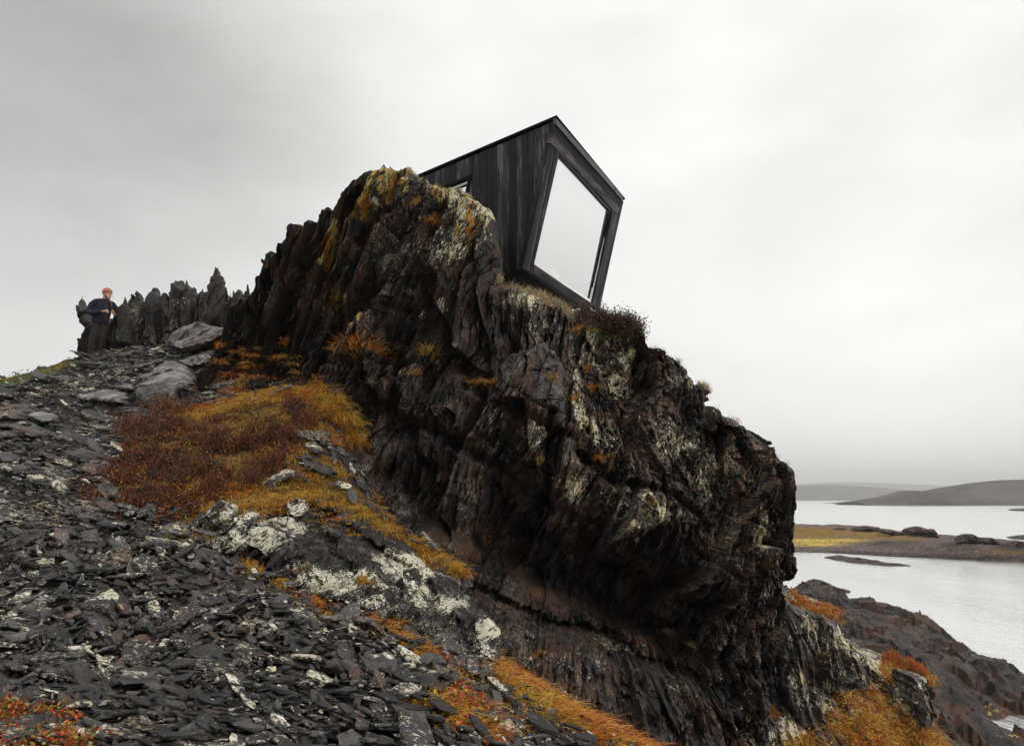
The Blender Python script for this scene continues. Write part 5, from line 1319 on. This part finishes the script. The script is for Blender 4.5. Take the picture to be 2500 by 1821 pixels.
parts += tussocks(clumped(in_polys_ground([HZ], 900, pr, 8, 13.5), pr, 170, .5, 40, .05), pr, 26, .10, .26, 'orange', 'gold')
stuff('heather', parts, 'deep red-brown heather covering the hollow in front of the outcrop', 'heather')
pg = in_polys_ground([VEG_GOLD], 760, pr, 8.5, 14)
stuff('golden_grass', tussocks(pg, pr, 46, .07, .22, 'gold', 'orange', spread=.07)+tussocks(in_polys_ground([[(560, 995), (620, 985), (680, 985), (690, 1010), (620, 1020), (560, 1015)]], 50, pr, 9, 13.5), pr, 40, .05, .13, 'green', 'yellow'), 'golden yellow grass along the upper edge of the heather', 'grass')
pg = clumped(in_polys_ground([VEG_GOLD2], 1500, pr, 6.5, 12), pr, 640, .30, 3, -.12)
def sel_line(line, w): return lambda px, py: np.exp(-(line_dist(px, py, line)/w)**2)
def sel_poly(poly, k=1.0): return lambda px, py: in_poly(px, py, poly)*k
pl = on_body(['rocky_ledge'], sel_line([(520, 1240), (640, 1235), (760, 1212), (860, 1235), (940, 1285), (1030, 1340), (1130, 1400)], 14), 300, pr)
pl2 = on_body(['rocky_ledge'], sel_line([(600, 1225), (700, 1235), (800, 1260), (850, 1300)], 30), 90, pr)
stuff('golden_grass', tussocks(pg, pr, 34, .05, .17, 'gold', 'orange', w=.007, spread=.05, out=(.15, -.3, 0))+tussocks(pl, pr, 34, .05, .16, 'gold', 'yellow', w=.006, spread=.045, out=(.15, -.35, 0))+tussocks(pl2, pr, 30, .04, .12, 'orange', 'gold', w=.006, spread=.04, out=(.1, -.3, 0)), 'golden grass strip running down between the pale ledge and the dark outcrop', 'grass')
def on_line_ground(line, w, n, r, y0=4, y1=12):
    out, tot = [], 0
    while tot < n:
        y = r.uniform(y0, y1, 60000); x = r.uniform(-9, 3, 60000); p = gpoint(x, y, .05); a, b = proj(p)
        m = np.exp(-(line_dist(a, b, line)/w)**2) > r.random(len(a)); out.append(p[m]); tot += m.sum()
    return np.concatenate(out)[:n]
SEAM = [(440, 1298), (500, 1315), (560, 1345), (640, 1398), (740, 1452), (805, 1500)]
pg = np.concatenate([on_line_ground(SEAM, 14, 330, pr), on_line_ground([(890, 1510), (960, 1545), (1040, 1600), (1110, 1650)], 15, 190, pr)])
pg = clumped(pg, pr, 420, .25, 5, -.3)
stuff('orange_grass', tussocks(pg, pr, 34, .05, .14, 'orange', 'gold', w=.006, spread=.04, out=(.1, -.15, 0)), 'orange and yellow grass in the seam where the scree meets the pale ledge', 'grass')
pg = np.concatenate([on_line_ground([(1215, 1655), (1300, 1705), (1400, 1755), (1500, 1805), (1580, 1860)], 30, 520, pr, 3.5, 9), on_line_ground([(1060, 1720), (1130, 1760), (1200, 1800)], 26, 60, pr, 3.5, 7)])
stuff('orange_grass', tussocks(pg, pr, 40, .08, .24, 'gold', 'orange', w=.005, spread=.05, out=(.55, -.2, -.1)), 'long combed golden grass strip at the bottom, right of centre', 'grass')
pg = in_polys_ground([VEG_LEFT, VEG_LEFT2], 5500, pr, 12, 17.4)
stuff('green_grass', grass(pg, pr, .04, .10, 'green', pal2='yellow'), 'short green grass on the skyline at the far left', 'grass')
# leafy ground cover: stems with small round leaves
def leafy(p, r, pal, h, leaf, n=3):
    N = len(p); parts = [ribbons(p, fan(N, r, .4), r.uniform(h*.5, h, N), np.full(N, .003), np.full(N, .1), pick('dark', N, r), r, 1, .6)]
    for k in range(n):
        b = p+np.abs(r.normal(0, 1, (N, 3)))*np.array([0, 0, h*.5])+r.normal(0, h*.35, (N, 3))
        # a leaf: broad short blade, widest in the middle
        d = fan(N, r, 1.2, up_=.25); side = np.cross(d, r.normal(0, 1, (N, 3))); side /= np.linalg.norm(side, axis=1, keepdims=True)
        l = leaf*r.uniform(.7, 1.3, (N, 1)); 
        V = np.stack([b, b+d*l*.5-side*l*.32, b+d*l, b+d*l*.5+side*l*.32], 1).reshape(-1, 3)
        F = (np.arange(N)*4)[:, None]+np.arange(4)[None]
        parts.append((V, F, np.repeat(pick(pal, N, r), 4, 0)))
    return parts
p1 = in_polys_ground([[(-40, 1770), (40, 1745), (110, 1758), (170, 1790), (215, 1825), (230, 1900), (-60, 1900)]], 2300, pr, 2.8, 6)
p1 = clumped(np.concatenate([p1, p1+pr.normal(0, .03, p1.shape)]), pr, 3000, .10, 55, .12)+np.array([0, 0, .07])
stuff('ground_cover', leafy(p1, pr, 'scarlet', .04, .024)+leafy(p1[:900], pr, 'yellow', .035, .018)+leafy(p1[900:1500], pr, 'green', .03, .018), 'low scarlet-leaved ground cover in the bottom left corner', 'ground cover')
p1 = in_polys_ground([[(1085, 1720), (1130, 1695), (1165, 1705), (1185, 1750), (1180, 1800), (1130, 1830), (1090, 1800), (1100, 1760)], [(1180, 1735), (1260, 1750), (1310, 1790), (1290, 1830), (1220, 1800)]], 1300, pr, 3.5, 7)
p1 = clumped(p1, pr, 700, .12, 8, .1)+np.array([0, 0, .06])
p2 = in_polys_ground([[(1120, 1770), (1170, 1760), (1190, 1800), (1150, 1825), (1120, 1810)], [(1000, 1730), (1060, 1720), (1080, 1770), (1040, 1800), (1000, 1770)]], 330, pr, 3.5, 7)
stuff('ground_cover', leafy(p1, pr, 'scarlet', .05, .028)+leafy(p2, pr, 'yellow', .05, .036)+leafy(p2[:300], pr, 'green', .05, .03), 'red and lime-leaved plants among the slates, bottom centre', 'ground cover')
# orange slope on the right
ps = on_body(['vegetated_slope'], lambda a, b: np.maximum(in_poly(a, b, [(1930, 1445), (1980, 1470), (2040, 1486), (2060, 1518), (2040, 1520), (1975, 1492), (1935, 1475)]), .9*in_poly(a, b, [(2030, 1690), (2060, 1690), (2140, 1680), (2150, 1625), (2240, 1640), (2255, 1700), (2280, 1790), (2300, 1830), (2320, 1900), (1890, 1900), (1900, 1780), (1960, 1800), (2010, 1800)])), 21000, pr, .04)
ps = clumped(ps, pr, 17000, .35, 12, -.25)
stuff('slope_vegetation', tussocks(ps[:420], pr, 34, .08, .26, 'orange', 'gold', w=.009, spread=.07, out=(.2, -.4, 0))+leafy(ps[9000:13500], pr, 'scarlet', .05, .035)+leafy(ps[13500:], pr, 'yellow', .05, .04), 'orange, red and yellow autumn plants on the slope at lower right', 'vegetation')
pq = on_body(['vegetated_slope'], sel_poly([(2170, 1660), (2225, 1690), (2240, 1740), (2215, 1790), (2170, 1780), (2190, 1730), (2150, 1690)]), 1100, pr, .03)
pq = clumped(pq, pr, 900, .25, 14, .05)
stuff('lichen_cushions', leafy(pq, pr, 'pale', .05, .05, 4), 'pale yellow lichen cushions among the orange plants at lower right', 'lichen')
ps = on_body(['vegetated_slope'], sel_poly([(2150, 1612), (2195, 1610), (2260, 1640), (2270, 1660), (2200, 1655)]), 2200, pr, .04)
stuff('heather', heather(ps, pr, .04, .12, 'scarlet'), 'dark red low shrubs along the top of the lower right slope', 'heather')
# dry fringe and shrub clump under the cabin window
ps = on_body(['rocky_outcrop'], sel_line([(1222, 690), (1260, 695), (1310, 716), (1360, 736), (1400, 764)], 10), 2600, pr, .03)
stuff('dry_grass', grass(ps[:1500], pr, .07, .26, 'dry', droop=.3, spread=.4, w=.005)+leafy(ps[1500:], pr, 'dry', .05, .03), 'straw-coloured dry grass on the rock edge under the cabin', 'grass')
ps = on_body(['rocky_outcrop'], sel_line([(1425, 772), (1470, 778), (1520, 786), (1558, 796)], 13), 2300, pr, .06)
shrub = merge(leafy(ps, pr, 'dark', .22, .045, 5)+heather(ps[:1100], pr, .14, .32, 'dark')+leafy(ps[:500], pr, 'red', .16, .04, 3))
o = mesh_obj('shrub', shrub[0]-ps.mean(0), shrub[1], M_PLANT, cols=shrub[2]); o.location = ps.mean(0)
tag(o, 'dark leafy shrub growing on the rock at the lower corner of the cabin window', 'shrub')
ps = on_body(['rocky_outcrop'], sel_line([(1440, 790), (1500, 800), (1565, 812)], 12), 2600, pr, .02)
stuff('moss', leafy(ps, pr, 'green', .03, .03, 3), 'dark green moss bed below the leafy shrub', 'moss')
ps = on_body(['rocky_outcrop'], sel_line([(1004, 410), (1040, 430), (1080, 450), (1120, 468), (1150, 480)], 9), 2400, pr, .02)
stuff('dry_grass', grass(ps, pr, .03, .10, 'pale', droop=.5, pal2='yellow', w=.008), 'pale yellow tufty grass along the ridge beside the cabin wall', 'grass')
ps = on_body(['rocky_outcrop'], sel_line([(1595, 842), (1640, 862), (1680, 895), (1700, 925), (1770, 1005), (1830, 1038), (1870, 1065), (1930, 1125)], 6), 1700, pr, .03)
stuff('dry_grass', grass(ps, pr, .05, .16, 'dark', droop=.25, spread=.35, w=.004, pal2='dry'), 'thin dark grasses along the right skyline of the outcrop', 'grass')
ps = on_body(['rocky_outcrop'], lambda a, b: .5*in_poly(a, b, [(490, 870), (560, 850), (640, 850), (700, 870), (830, 950), (840, 1080), (760, 1000), (660, 960), (540, 980), (480, 970)]), 9000, pr, .03)
ps = clumped(ps, pr, 150, .3, 22, .1)
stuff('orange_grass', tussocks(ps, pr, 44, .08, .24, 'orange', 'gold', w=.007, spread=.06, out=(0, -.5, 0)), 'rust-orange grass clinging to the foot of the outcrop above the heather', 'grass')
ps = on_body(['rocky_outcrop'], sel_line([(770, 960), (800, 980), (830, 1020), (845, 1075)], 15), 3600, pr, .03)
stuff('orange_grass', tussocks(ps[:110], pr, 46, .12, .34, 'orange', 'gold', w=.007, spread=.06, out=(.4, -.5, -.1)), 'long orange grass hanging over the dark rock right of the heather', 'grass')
# single tufts one can point at: (px, py, width px, count, length, palette, surface, label)
TUFTS = [
 (880, 848, 46, 620, .20, 'orange', 'c', 'largest bright orange grass tuft, on the ledge in the middle of the left rock face'),
 (915, 850, 22, 220, .13, 'gold', 'c', 'yellow grass tuft touching the right end of the large orange tuft'),
 (1018, 494, 16, 160, .13, 'gold', 'c', 'golden grass tuft high on the outcrop below the ridge'),
 (1055, 538, 22, 190, .14, 'orange', 'c', 'deep orange grass tuft a step below the golden tuft near the peak'),
 (1003, 700, 12, 120, .13, 'dry', 'c', 'straw-coloured tuft alone in the middle of the dark rock face'),
 (1045, 858, 16, 120, .18, 'gold', 'c', 'thin golden tuft with long stalks, right of the large orange tuft'),
 (1014, 910, 12, 90, .09, 'gold', 'c', 'small golden tuft between the thin stalked tuft and the flat pale tuft'),
 (898, 928, 15, 110, .09, 'dry', 'c', 'flat pale tuft below the large orange tuft'),
 (1150, 922, 22, 170, .09, 'orange', 'c', 'orange grass fringe on the left part of the curved lip in mid-face'),
 (1185, 928, 18, 150, .09, 'gold', 'c', 'golden grass fringe on the top of the curved lip in mid-face'),
 (1212, 945, 10, 80, .09, 'orange', 'c', 'orange fringe hanging at the right end of the curved lip'),
 (1144, 864, 8, 60, .08, 'orange', 'c', 'tiny orange tuft above the curved lip'),
 (1404, 812, 10, 170, .16, 'gold', 'c', 'bright golden hanging tuft left below the leafy shrub'),
 (1446, 799, 16, 120, .12, 'gold', 'c', 'golden tuft with stray stalks right under the leafy shrub'),
 (1460, 930, 12, 130, .12, 'orange', 'c', 'rusty grass streak on the light-spotted rock below the shrub'),
 (1442, 890, 8, 80, .09, 'orange', 'c', 'small rusty tuft above the rusty grass streak'),
 (1397, 976, 14, 100, .08, 'gold', 'c', 'small gold tuft on a ledge left of the rusty streak'),
 (1340, 944, 10, 70, .08, 'gold', 'c', 'gold tuft on cream-spotted rock in the centre of the outcrop'),
 (1462, 1120, 14, 110, .07, 'orange', 'c', 'orange tuft in the right half of the rock face, left of a twin'),
 (1492, 1113, 9, 70, .07, 'gold', 'c', 'gold tuft just right of the orange tuft in the right half'),
 (1495, 1142, 6, 50, .07, 'orange', 'c', 'tiny orange tuft under the gold tuft in the right half'),
 (1420, 1087, 12, 70, .06, 'green', 'c', 'dull green-gold tuft above the orange tuft in the right half'),
 (1318, 1127, 10, 70, .07, 'gold', 'c', 'faint gold tuft in the centre of the dark face'),
 (1585, 1228, 6, 40, .06, 'gold', 'c', 'tiny gold tuft in the lower right face, left of its neighbour'),
 (1630, 1231, 10, 50, .06, 'gold', 'c', 'pale gold tuft in the lower right face, right of its neighbour'),
 (1640, 1545, 14, 230, .22, 'dry', 'd', 'long straw-coloured grass plume hanging down in the dark lower hollow'),
 (1685, 1575, 10, 120, .20, 'dry', 'd', 'second straw plume trailing right of the long plume'),
 (1190, 1315, 10, 60, .08, 'orange', 'c', 'small orange tuft on top of the brown stone band'),
 (1310, 1592, 10, 60, .07, 'gold', 'c', 'small gold tuft on the dark lower rock'),
 (318, 850, 16, 150, .16, 'orange', 'g', 'orange tuft among the spires right of the person'),
 (272, 866, 8, 90, .12, 'orange', 'g', 'orange tuft by the foot of the twin-pointed spire'),
 (252, 868, 7, 90, .13, 'gold', 'g', 'yellow tuft at the feet of the person'),
 (689, 832, 16, 170, .15, 'orange', 'c', 'rust-red tuft at the foot of the left rock face'),
 (600, 872, 24, 330, .20, 'orange', 'c', 'broad orange tuft below the short blunt spike'),
 (540, 850, 12, 130, .16, 'orange', 'c', 'orange tuft tucked beside the tilted grey slab'),
 (580, 927, 14, 140, .12, 'gold', 'c', 'golden tuft on the dark vertical rock above the heather'),
 (545, 957, 18, 130, .11, 'orange', 'c', 'flat orange tuft at the upper left edge of the golden grass'),
 (738, 1410, 14, 120, .09, 'gold', 'l', 'gold tuft on the lower left part of the pale ledge'),
 (885, 1421, 18, 150, .08, 'gold', 'l', 'flat gold tuft in the middle of the pale ledge'),
 (660, 1250, 26, 260, .10, 'orange', 'l', 'brown-orange tuft on top of the pale ledge'),
 (1120, 1395, 20, 330, .14, 'yellow', 'l', 'yellow-green tuft at the right end of the golden strip'),
 (1018, 1632, 12, 150, .07, 'gold', 'g', 'small golden cushion in the scree below the pale ledge'),
 (1100, 1612, 9, 90, .07, 'orange', 'g', 'orange tuft at the lower foot of the pale ledge'),
 (1970, 1690, 14, 150, .10, 'gold', 's', 'olive-gold cushion on the rock beside the tall pillar'),
 (1900, 1750, 12, 120, .12, 'orange', 's', 'orange tuft at the foot of the outcrop, lower right'),
 (610, 1160+120, 14, 120, .1, 'gold', 'l', 'gold tuft between two blocks of the pale ledge'),
]
for px_, py_, wd, n, ln, pal, sf, lab in TUFTS:
    n = int(n*1.5)
    if sf == 'g':
        poly = [(px_-wd, py_-4), (px_+wd, py_-4), (px_+wd, py_+6), (px_-wd, py_+6)]
        p = in_polys_ground([poly], n, pr, 5, 17.4)
    else:
        nm = {'c': 'rocky_outcrop', 'd': 'rocky_outcrop', 'l': 'rocky_ledge', 's': 'vegetated_slope'}[sf]
        p = on_body([nm], lambda a, b: (np.exp(-((a-px_)/wd)**2*1.2-((b-py_)/(wd*.32+3))**2)), n, pr, .012)
    if len(p) == 0: continue
    md = np.median(p, 0); dd = np.linalg.norm(p-md, axis=1); p = p[dd < .08+.0065*wd*2]
    if len(p) < 5: continue
    ctr = p.mean(0); out = np.array([0, -.45, 0])+(p-ctr)*np.array([2.2, 0, .5])
    if sf == 'd': parts = grass(p, pr, ln*.5, ln*1.2, pal, droop=.9, spread=.15, w=.004, out=np.array([1.2, -.4, -.9]))
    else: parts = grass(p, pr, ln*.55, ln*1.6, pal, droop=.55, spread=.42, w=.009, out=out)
    v, f, c = merge(parts)
    o = mesh_obj('grass_tuft', v-ctr, f, M_PLANT, cols=c); o.location = ctr
    tag(o, lab, 'grass tuft', 'grass tufts dotted over the rocks')

# ------------------------------------------------------------------ person
def tube(pts, radii, n=14, flat=None):
    """closed lofted limb; radii may be (a, b) pairs: half width across and front to back"""
    pts = [Vector(p) for p in pts]; V, F = [], []
    fx = None
    for i, p in enumerate(pts):
        d = (pts[min(i+1, len(pts)-1)]-pts[max(i-1, 0)]).normalized()
        ref = Vector((0, 0, 1)) if abs(d.z) < .85 else Vector((1, 0, 0))
        if abs(d.z) >= .85: ax = (Vector((1, 0, 0))-d*d.x).normalized()
        else: ax = d.cross(Vector((0, 0, 1))).normalized()
        if fx is not None:
            ax = (fx-d*fx.dot(d)).normalized()
        fx = ax; ay = d.cross(ax)
        r_ = radii[i]; a, b = r_ if isinstance(r_, tuple) else (r_, r_)
        for k in range(n):
            t = 2*pi*k/n; V.append(p+ax*cos(t)*a+ay*sin(t)*b)
    for i in range(len(pts)-1):
        for k in range(n): F.append([i*n+k, i*n+(k+1) % n, (i+1)*n+(k+1) % n, (i+1)*n+k])
    F.append(list(range(n))[::-1]); F.append([(len(pts)-1)*n+k for k in range(n)])
    return [tuple(v) for v in V], F
def ball(c, rx, ry, rz, n=16, m=10, rot=0):
    V, F = [], []
    for i in range(m+1):
        ph = pi*i/m
        for k in range(n):
            t = 2*pi*k/n; x, y, z = rx*sin(ph)*cos(t), ry*sin(ph)*sin(t), rz*cos(ph)
            x, z = x*cos(rot)+z*sin(rot), -x*sin(rot)+z*cos(rot)
            V.append((c[0]+x, c[1]+y, c[2]+z))
    for i in range(m):
        for k in range(n): F.append([i*n+k, (i+1)*n+k, (i+1)*n+(k+1) % n, i*n+(k+1) % n])
    return V, F
def organic(name, shapes, mat, parent, voxel=.012, smooth=3):
    V, F = join(shapes)
    o = mesh_obj(name, V, F, mat, parent, smooth=True)
    m = o.modifiers.new('union', 'REMESH'); m.mode = 'VOXEL'; m.voxel_size = voxel; m.use_smooth_shade = True
    m = o.modifiers.new('soften', 'SMOOTH'); m.factor = .6; m.iterations = smooth
    return o
M_SKIN = mat_plain('skin', (.46, .24, .17), (.54, .30, .22), 20, .5)
M_JACKET = mat_plain('navy_fleece', (.003, .0045, .013), (.007, .009, .024), 60, .95, .004)
M_TROUSER = mat_plain('brown_trousers', (.007, .0052, .0042), (.017, .012, .009), 14, .9, .01)
M_SHIRT = mat_plain('dark_shirt', (.012, .005, .008), (.020, .008, .012), 30, .9)
M_HAT = mat_plain('salmon_knit', (.30, .095, .070), (.40, .14, .10), 90, .95, .006)
M_HAIR = mat_plain('dark_red_hair', (.022, .008, .006), (.075, .022, .014), 50, .5)
M_BOOT = mat_plain('black_boots', (.006, .005, .005), (.014, .012, .010), 30, .7)
M_TEETH = mat_plain('teeth', (.7, .66, .6), (.75, .7, .66), 30, .4)
pb = P(240, 866, 16.3)
gz_ = float(gh(np.array([pb[0]]), np.array([pb[1]]))[0])+CZ
person = empty('person', (pb[0], pb[1], pb[2]-.03), rad(22))
tag(person, 'person in navy jacket, brown trousers and salmon knit hat, hands held together, looking right', 'person')
HC = (.055, -.01, 1.55)                                      # head centre; the face looks to +x, a little to the camera and up
fd = Vector((.74, -.67, .10)).normalized()
def hp(a, s, u):  # head point: a forward, s to the person's right (towards the camera side), u up
    sdv = Vector((fd.y, -fd.x, 0)).normalized()*1.0
    upv = sdv.cross(fd) if sdv.cross(fd).z > 0 else fd.cross(sdv)
    v = Vector(HC)+(fd*a+sdv*s+upv*u)*1.12
    return tuple(v)
wr1, wr2_ = (.035, -.21, 1.075), (.270, -.10, 1.045)
hand1 = (.085, -.232, 1.08); hand2 = (.262, -.150, 1.065)
body_shapes = [
    ball(HC, .086, .086, .115), ball(hp(.022, 0, -.050), .058, .058, .062), ball(hp(.02, 0, .045), .075, .075, .065),
    tube([(.01, .01, 1.36), (.02, .005, 1.44), (.04, 0, 1.50)], [.058, .052, .055]),
    tube([hp(.078, 0, .030), hp(.108, 0, -.012), hp(.090, 0, -.022)], [.009, .016, .012], 8),
    tube([hp(.074, 0, -.044), hp(.090, 0, -.046)], [(.026, .012), (.020, .010)], 8), ball(hp(.066, 0, -.084), .026, .026, .020, 10, 6),
    ball(hp(0, .076, -.012), .014, .020, .030, 8, 6), ball(hp(0, -.076, -.012), .014, .020, .030, 8, 6),
    # torso and hips inside the clothes, legs
    tube([(-.02, 0, .82), (-.02, 0, 1.0), (0, 0, 1.2), (.0, 0, 1.34), (.01, .01, 1.40)], [(.13, .10), (.12, .09), (.15, .10), (.14, .085), (.06, .05)]),
    tube([(-.09, 0, .86), (-.11, -.02, .46), (-.14, 0, .06)], [.08, .055, .04]), tube([(.05, .02, .86), (.04, .0, .46), (.03, .05, .06)], [.08, .055, .04]),
    tube([(-.15, 0, 1.31), (-.25, -.02, 1.06), wr1, hand1], [.055, .045, .028, .026]), tube([(.16, .06, 1.30), (.31, .02, 1.00), wr2_, hand2], [.055, .045, .028, .024]),
]
for hnd, dr, spread, thumb in ((hand1, Vector((.92, -.18, -.12)), Vector((.05, -.25, -.97)), Vector((.45, -.10, .75))), (hand2, Vector((-.55, -.45, .5)), Vector((.45, -.2, .65)), Vector((-.3, -.2, .6)))):
    dr = dr.normalized(); spread = spread.normalized(); h = Vector(hnd)
    body_shapes.append(tube([tuple(h-dr*.02), tuple(h+dr*.045)], [(.030, .016), (.032, .014)], 10))
    for k, ln in enumerate((.044, .051, .048, .038)):
        b = h+dr*.038+spread*((k-1.5)*.017)
        curl = Vector((-.2, -.2, -.9)) if dr.x > 0 else Vector((-.6, -.4, -.2))
        m_ = b+dr*ln*.55+curl*ln*.12; e = m_+(dr*.55+curl*.75)*ln*.5
        body_shapes.append(tube([tuple(b-dr*.01), tuple(m_), tuple(e)], [.0092, .0085, .007], 8))
    tb = h+spread*(-.030)
    body_shapes.append(tube([tuple(tb), tuple(tb+(thumb*.6+dr*.5)*.035), tuple(tb+(thumb*.4+dr*.9)*.062)], [.0115, .010, .008], 8))
organic('body', body_shapes, M_SKIN, person, .0062, 2)
organic('jacket', [
    tube([(-.045, .0, .80), (-.04, 0, .92), (-.02, 0, 1.08), (-.01, 0, 1.22), (0, 0, 1.33), (.01, .01, 1.40), (.02, .01, 1.44)], [(.185, .13), (.19, .135), (.195, .13), (.195, .125), (.175, .11), (.10, .085), (.072, .070)], 20),
    tube([(-.06, -.0, 1.37), (-.17, -.01, 1.345), (-.235, -.02, 1.28), (-.275, -.03, 1.16), (-.285, -.05, 1.06), (-.20, -.13, 1.035), (-.08, -.19, 1.05), (.01, -.21, 1.07)], [.085, .088, .085, .082, .082, .075, .062, .046], 14),
    tube([(.08, .03, 1.36), (.17, .05, 1.33), (.235, .06, 1.25), (.285, .05, 1.12), (.325, .03, .98), (.325, -.03, .965), (.285, -.11, 1.03)], [.085, .082, .078, .072, .066, .060, .048], 14),
    tube([(-.02, .05, 1.40), (.01, .06, 1.455)], [(.08, .04), (.075, .03)], 12)], M_JACKET, person, .013, 4)
organic('shirt', [tube([(.075, -.085, .83), (.08, -.095, 1.0), (.085, -.09, 1.2), (.07, -.06, 1.33), (.05, -.03, 1.40)], [(.055, .06), (.055, .06), (.05, .06), (.04, .05), (.045, .045)], 12)], M_SHIRT, person, .012, 2)
organic('trousers', [
    tube([(-.04, 0, .90), (-.03, 0, .78)], [(.165, .125), (.165, .13)], 16),
    tube([(-.10, 0, .84), (-.105, -.015, .66), (-.12, -.035, .46), (-.145, -.01, .28), (-.15, .01, .13), (-.145, .01, .05)], [.108, .104, .088, .082, .080, .066], 14),
    tube([(.055, .01, .84), (.05, .0, .66), (.045, -.01, .46), (.035, .03, .28), (.03, .06, .13), (.03, .06, .05)], [.108, .100, .085, .078, .076, .066], 14)], M_TROUSER, person, .013, 3)
for dx, dy in ((-.14, 0), (.035, .05)):
    organic('boot', [tube([(dx, dy, .13), (dx, dy, .05)], [.058, .056], 12), tube([(dx-.03, dy+.03, .04), (dx+.08, dy-.06, .04), (dx+.15, dy-.10, .035)], [.050, .045, .034], 12)], M_BOOT, person, .012, 2)
organic('knit_hat', [ball(hp(-.012, 0, .070), .116, .112, .105), tube([hp(.0, 0, .035), hp(-.01, 0, .075)], [.112, .114], 18), tube([hp(-.02, 0, .09), hp(-.09, 0, .12)], [.098, .062], 14), tube([hp(-.05, 0, .03), hp(-.06, 0, -.01)], [.062, .050], 12)], M_HAT, person, .010, 3)
organic('hair', [ball(hp(-.045, 0, -.03), .062, .066, .072), tube([hp(.015, .066, -.005), hp(.03, .072, -.06), (.115, -.09, 1.42), (.165, -.115, 1.33), (.195, -.12, 1.22), (.20, -.12, 1.13)], [.015, .016, .022, .026, .021, .010], 10),
                 tube([hp(.072, -.02, .04), hp(.094, -.05, -.02), hp(.10, -.07, -.09), hp(.115, -.075, -.13)], [.006, .006, .005, .004], 6)], M_HAIR, person, .007, 2)
for s in (-1, 1):
    V, F = ball(hp(.071, s*.030, .012), .010, .010, .007, 10, 6); mesh_obj('eye', V, F, M_BLACK, person, smooth=True)
    V, F = tube([hp(.078, s*.014, .028), hp(.074, s*.044, .027)], [.004, .003], 6); mesh_obj('eyebrow', V, F, M_HAIR, person, smooth=True)
V, F = tube([hp(.094, -.020, -.046), hp(.099, 0, -.050), hp(.094, .020, -.046)], [.004, .0065, .004], 8); mesh_obj('mouth', V, F, M_TEETH, person, smooth=True)

# ------------------------------------------------------------------ haze over the fjord
def haze():
    bm = [(-2600, -60), (2600, 3200)]
    x0, y0, x1, y1 = -8000, -300, 13000, 8900
    z0, z1 = -14.0, 290.0
    V = [(x, y, z) for z in (z0, z1) for x, y in ((x0, y0), (x1, y0), (x1, y1), (x0, y1))]
    F = [[3, 2, 1, 0], [4, 5, 6, 7], [0, 1, 5, 4], [1, 2, 6, 5], [2, 3, 7, 6], [3, 0, 4, 7]]
    m = bpy.data.materials.new('pale_haze'); m.use_nodes = True
    nt = m.node_tree; nt.nodes.clear()
    out = nt.nodes.new('ShaderNodeOutputMaterial'); vol = nt.nodes.new('ShaderNodeVolumePrincipled')
    vol.inputs['Color'].default_value = (.93, .93, .94, 1); vol.inputs['Density'].default_value = HAZE
    vol.inputs['Anisotropy'].default_value = .1
    nt.links.new(vol.outputs[0], out.inputs['Volume'])
    tag(mesh_obj('haze', V, F, m), 'thin pale mist over the fjord', 'haze', kind='stuff')
HAZE = .00026
haze()
